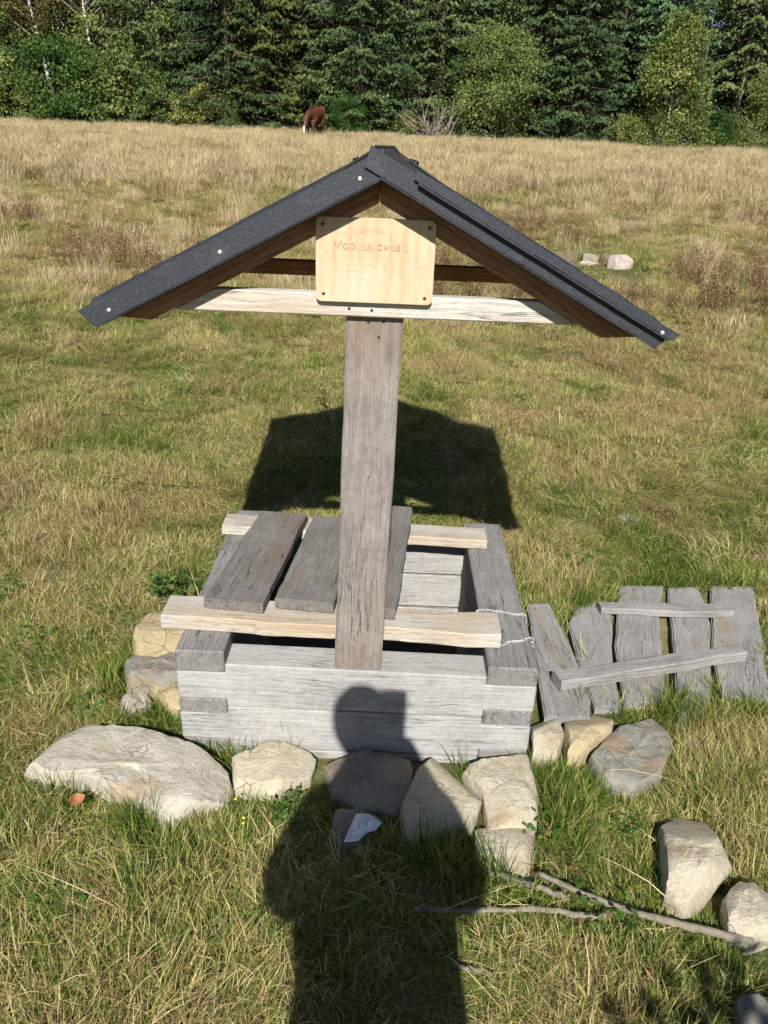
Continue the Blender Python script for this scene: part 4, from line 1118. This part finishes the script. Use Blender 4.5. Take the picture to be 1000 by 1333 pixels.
c_, l_ = leaf_crown(2.2, 1.3, .05, 233, 8000, .10, 'round', clumps=60); proto('bush1', 'shrub', c_, l_, 1.6, .03, M['bark'], M['leaf_yellow'], seed=6)
c_, l_ = leaf_crown(2.6, 1.3, .05, 234, 8000, .10, 'cone', clumps=60); proto('bush2', 'shrub', c_, l_, 2.1, .03, M['bark'], M['leaf'], seed=7)

def U(u, y):                       # x of a tree standing at distance y, from its bearing in the picture
    d = y * math.cos(PITCH) + (1.6 - gz(0, y)) * math.sin(PITCH)
    return (u - 500) / 1000 * d * 1.0 + math.sin(ROLL) * (-.50) * d * -1.0 * .0 + d * .5 * math.tan(ROLL) * -1
GS = 'spruces of the forest edge'
FR = [(205, 43.5, 's0', 1.0, 'dark spruce standing between the leaning birches and the olive conifer'), (300, 42.5, 's1', 1.0, 'broad dark spruce between the olive and the yellowish green conifers'),
      (345, 43, 'larch', 1.0, 'yellowish green conifer standing among darker spruces'), (420, 44, 's2', 1.05, 'slender dark spruce right behind the grazing horse'),
      (468, 42.5, 's0', 1.0, 'dark spruce with full skirts beside the low dark shrub by the horse'), (520, 43.2, 's1', 1.0, 'broad dark spruce behind the small yellowish shrub'),
      (570, 42.8, 's2', 1.0, 'slender dark spruce behind the heap of dead branches'), (615, 45, 's0', 1.1, 'tall dark spruce behind the round light green young birch'),
      (700, 44, 's1', 1.05, 'broad dark spruce next to the round light green young birch'), (745, 43, 's2', 1.0, 'slender dark spruce midway between the two young birches'),
      (790, 45.5, 's0', 1.0, 'dark spruce behind the low yellow shrub at the yellowing birch'), (720, 47.5, 's2', 1.2, 'tallest dark spruce set back between the two young birches')]
for i, (u, y, k, s, lab) in enumerate(FR):
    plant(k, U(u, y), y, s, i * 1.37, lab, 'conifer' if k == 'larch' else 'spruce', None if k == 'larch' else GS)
plant('larch', U(262, 44.5), 44.5, .9, 2., 'olive green conifer between the birches and the dark spruces', 'conifer')
plant('blue', U(850, 44), 44, 1.0, .6, 'bluish green conifer rising behind the yellowing young birch', 'conifer')
plant('blue', U(898, 43), 43, .42, 2.6, 'small bluish conifer close beside the yellowing young birch', 'conifer')
plant('bare', U(947, 44.5), 44.5, 1.05, .3, 'thin conifer with pale bare lower trunk showing', 'conifer')
rt_ = random.Random(5); n_ = 0
for row, (y, st) in enumerate(((48.5, 2.7), (53.5, 2.6))):
    x = -30 - row * 2
    while x < 30 + row * 2:
        k = rt_.choice(('s0', 's1', 's2'))
        plant(k, x + rt_.uniform(-.6, .6), y + rt_.uniform(-1, 1), rt_.uniform(.95, 1.25), rt_.uniform(0, 6.28), 'dark spruce standing back among the trees inside the forest', 'spruce', 'spruces inside the forest')
        x += st
for u, y, k, s, lab in ((12, 44, 'birch0', 1.0, 'green leaved birch with thin white trunk among the shrubs'), (50, 45.5, 'birch1', 1.0, 'rusty leaved birch with thin leaning white trunk'),
                        (78, 44.2, 'birch1', 1.05, 'rusty leaved birch with thin leaning white trunk'), (100, 46, 'birch0', 1.1, 'green leaved birch with thin white trunk among the shrubs'),
                        (135, 44, 'birch0', .95, 'green leaved birch with thin white trunk among the shrubs'), (165, 45, 'birch1', 1.0, 'rusty leaved birch with thin leaning white trunk'),
                        (222, 43.2, 'birch0', 1.0, 'green leaved birch with thin white trunk among the shrubs'), (-35, 44.6, 'birch0', 1.1, 'green leaved birch with thin white trunk among the shrubs'), (-80, 45, 'birch1', 1.1, 'rusty leaved birch with thin leaning white trunk')):
    plant(k, U(u, y), y, s, rt_.uniform(-.4, .4), lab, 'birch', 'birches at the forest edge')
plant('young0', U(640, 40.6), 40.6, 1.0, .4, 'round light green young birch in front of dark spruces', 'young tree')
plant('young1', U(864, 40.2), 40.2, 1.0, 1.4, 'pointed yellowing young birch in front of the bluish conifer', 'young tree')
plant('young1', U(985, 40.6), 40.6, .62, 3.0, 'small yellow green sapling beside the conifer with bare trunk', 'young tree')
for u, y, k, s, lab in ((78, 41.5, 'bush0', 1.15, 'large bright green shrub below the leaning white birches'), (8, 41.5, 'bush1', 1.3, 'olive yellow shrub at the outer end of the shrub line'), (118, 41.8, 'bush2', 1.2, 'olive shrub between the bright green shrub and the birches'),
                        (45, 40.8, 'bush2', .75, 'low brownish olive shrub in front of the bright green one'), (165, 42, 'bush2', 1.35, 'tall olive shrub below the birches'), (200, 41.7, 'bush2', 1.0, 'olive shrub between birch trunks and first spruces'),
                        (257, 41.2, 'bush1', .85, 'yellow autumn shrub before the dark spruces'), (300, 41.5, 'bush2', .55, 'low shrub at the foot of the olive conifer'), (455, 41, 'bush0', .55, 'low dark shrub beside the grazing horse'),
                        (530, 41.3, 'bush1', .5, 'small yellowish shrub beside the dead branches'), (815, 40.8, 'bush1', .6, 'low yellow shrub at the foot of the yellowing birch'), (925, 40.8, 'bush0', .55, 'low green shrub between young birch and sapling'),
                        (605, 41.4, 'bush2', .6, 'low light green shrub beside the round young birch'), (-40, 42, 'bush0', 1.2, 'green shrub beyond the birches at the meadow corner'), (1040, 41, 'bush2', 1.3, 'olive shrub beyond the small sapling')):
    plant(k, U(u, y), y, s, rt_.uniform(0, 6), lab, 'shrub', 'shrubs along the forest edge')
# unseen shrub added behind the photographer to shade the grass below the sticks
plant('bush2', .80, -1.08, .58, 1.0, 'unseen leafy shrub added behind the photographer to cast shade', 'shrub')

# dead branches
v, f = [], []
rb = random.Random(3)
for k in range(90):
    a = rb.uniform(0, 6.28); el = rb.uniform(.15, 1.4); L = rb.uniform(.6, 1.7)
    p0 = Vector((rb.gauss(0, .25), rb.gauss(0, .2), 0)); d = Vector((math.cos(a) * math.cos(el), math.sin(a) * math.cos(el), math.sin(el)))
    p1 = p0 + d * L * .5 + Vector((0, 0, .05)); p2 = p0 + d * L + Vector((rb.gauss(0, .1), rb.gauss(0, .1), -.1))
    v2, f2 = tube([p0, p1, p2], [.026, .016, .006], 4); o_ = len(v); v += v2; f += [tuple(i + o_ for i in q) for q in f2]
x_, y_ = U(562, 40.5), 40.5
tag(link('dead_branches', mesh_from('dead_branches', v, f), M['deadwood'], None, Matrix.Translation((x_, y_, gz(x_, y_))) @ Matrix.Scale(1.35, 4)), 'pale heap of dead bare branches at the forest edge', 'branches')

# ------------------------------------------------------------------ skinned figures
def skinned(name, verts, edges, radii, mat, parent=None, Mx=None, root=0, sub=2):
    me = bpy.data.meshes.new(name); me.from_pydata(verts, edges, [])
    o = bpy.data.objects.new(name, me); COL.objects.link(o); me.materials.append(mat)
    o.modifiers.new('skin', 'SKIN'); md = o.modifiers.new('sub', 'SUBSURF'); md.levels = sub; md.render_levels = sub
    sv_ = me.skin_vertices[0].data
    for i, r in enumerate(radii):
        sv_[i].radius = r if isinstance(r, tuple) else (r, r); sv_[i].use_root = (i == root)
    o.modifiers['skin'].use_smooth_shade = True
    if Mx is not None: o.matrix_basis = Mx if parent is None else wm(parent).inverted() @ Mx
    o.parent = parent
    return o

# horse, head down, facing the photographer and turned slightly
hx, hy = U(410, 39.5), 39.5
horse = empty('horse', (hx, hy, gz(hx, hy)), R(-108)); horse.scale = (.88, .88, .88)
tag(horse, 'chestnut horse with white blaze grazing at the edge of the forest', 'horse')
HV = [(-.35, 0, 1.12), (-.72, 0, 1.18), (0, 0, 1.08), (.42, 0, 1.12), (.70, 0, 1.10), (.98, 0, .86), (1.16, 0, .58), (1.24, 0, .42), (1.22, 0, .16), (1.20, 0, .05)]
HR = [(.31, .30), (.25, .28), (.32, .31), (.28, .28), (.20, .21), (.14, .17), (.12, .14), (.11, .13), (.075, .08), (.05, .055)]
HE = [(0, 1), (0, 2), (2, 3), (3, 4), (4, 5), (5, 6), (6, 7), (7, 8), (8, 9)]
def hleg(base, pts):
    last = base
    for (x, y, z, r) in pts:
        HV.append((x, y, z)); HR.append((r, r)); HE.append((last, len(HV) - 1)); last = len(HV) - 1
for sy in (-1, 1):
    hleg(3, [(.48, .14 * sy, .80, .12), (.50, .15 * sy, .46, .065), (.47, .15 * sy, .14, .042), (.50, .15 * sy, .03, .06)])
    hleg(1, [(-.70, .15 * sy, .86, .16), (-.62, .16 * sy, .64, .10), (-.82, .16 * sy, .44, .062), (-.76, .16 * sy, .14, .045), (-.73, .16 * sy, .03, .06)])
hM = wm(horse)
skinned('body', HV, HE, HR, M['horse'], horse, hM)
bl = [(1.30, 0, .50), (1.315, 0, .36), (1.285, 0, .18), (1.255, 0, .08)]
skinned('blaze', bl, [(0, 1), (1, 2), (2, 3)], [(.05, .05), (.06, .075), (.05, .055), (.04, .045)], M['white_hair'], horse, hM, sub=1)
skinned('mane', [(.52, .03, 1.33), (.80, .07, 1.16), (1.02, .08, .92), (1.18, .06, .66)], [(0, 1), (1, 2), (2, 3)], [(.06, .1)] * 4, M['mane'], horse, hM, sub=1)
skinned('tail', [(-.92, 0, 1.28), (-1.05, 0, 1.05), (-1.06, 0, .6), (-1.02, 0, .35)], [(0, 1), (1, 2), (2, 3)], [.05, .08, .08, .03], M['mane'], horse, hM, sub=1)
for sy in (-1, 1):
    skinned('ear', [(1.11, .09 * sy, .70), (1.10, .11 * sy, .79), (1.10, .115 * sy, .85)], [(0, 1), (1, 2)], [.035, .03, .01], M['horse'], horse, hM, sub=1)

# the photographer stands behind the camera; the shadow in the picture is theirs
per = empty('person', (0, -.25, 0)); tag(per, 'person in dark clothes standing with raised arms, holding up a phone', 'person')
BV = [(.02, -.26, .97), (.02, -.26, 1.14), (.005, -.25, 1.30), (-.01, -.245, 1.42), (-.025, -.235, 1.50), (-.04, -.215, 1.57), (-.050, -.20, 1.625), (-.055, -.20, 1.665), (-.055, -.20, 1.70), (-.055, -.20, 1.735)]
BR = [(.185, .13), (.18, .12), (.195, .13), (.135, .10), (.088, .075), (.070, .06), (.066, .08), (.078, .09), (.075, .085), (.04, .05)]
BE = [(i, i + 1) for i in range(9)]
def limb(base, pts):
    last = base
    for (x, y, z, r) in pts:
        BV.append((x, y, z)); BR.append((r, r)); BE.append((last, len(BV) - 1)); last = len(BV) - 1
    return last
limb(3, [(-.155, -.25, 1.375, .085), (-.200, -.19, 1.24, .074), (-.205, -.13, 1.11, .056), (-.13, -.085, 1.27, .054), (-.055, -.05, 1.43, .036), (-.02, -.036, 1.49, .030)])
limb(3, [(.158, -.25, 1.38, .085), (.205, -.19, 1.25, .074), (.208, -.13, 1.13, .056), (.15, -.085, 1.29, .056), (.060, -.05, 1.43, .056), (.050, -.042, 1.49, .042)])
for sx in (-1, 1):
    limb(0, [(.02 + .10 * sx, -.26, .86, .10), (.02 + .12 * sx, -.25, .50, .068), (.02 + .13 * sx, -.27, .10, .05), (.02 + .14 * sx, -.14, .04, .042)])
skinned('body', BV, BE, BR, M['cloth'], per, Matrix.Identity(4))
hb = bmesh.new(); bmesh.ops.create_uvsphere(hb, u_segments=20, v_segments=14, radius=1)
for q in hb.verts:
    d_ = 1 + .05 * noise.noise(q.co * 3)
    q.co = Vector((-.058 + q.co.x * .085 * d_, -.215 + q.co.y * .098 * d_, 1.688 + q.co.z * (.100 if q.co.z > 0 else .13) * d_))
hm = bpy.data.meshes.new('hair'); hb.to_mesh(hm); hb.free(); link('hair', hm, M['hair_dark'], per)
# phone held at the camera position, screen towards the face
pm = Matrix.Translation((.032, -.012, 1.545)) @ Matrix.Rotation(-PITCH * .55, 4, 'X')
ph = link('phone', prism(rounded(.078, .162, .009), .009, .0015), M['phone'], None, pm @ Matrix.Translation((0, -.016, 0)))
tag(ph, 'dark phone held up by the photographer', 'phone')
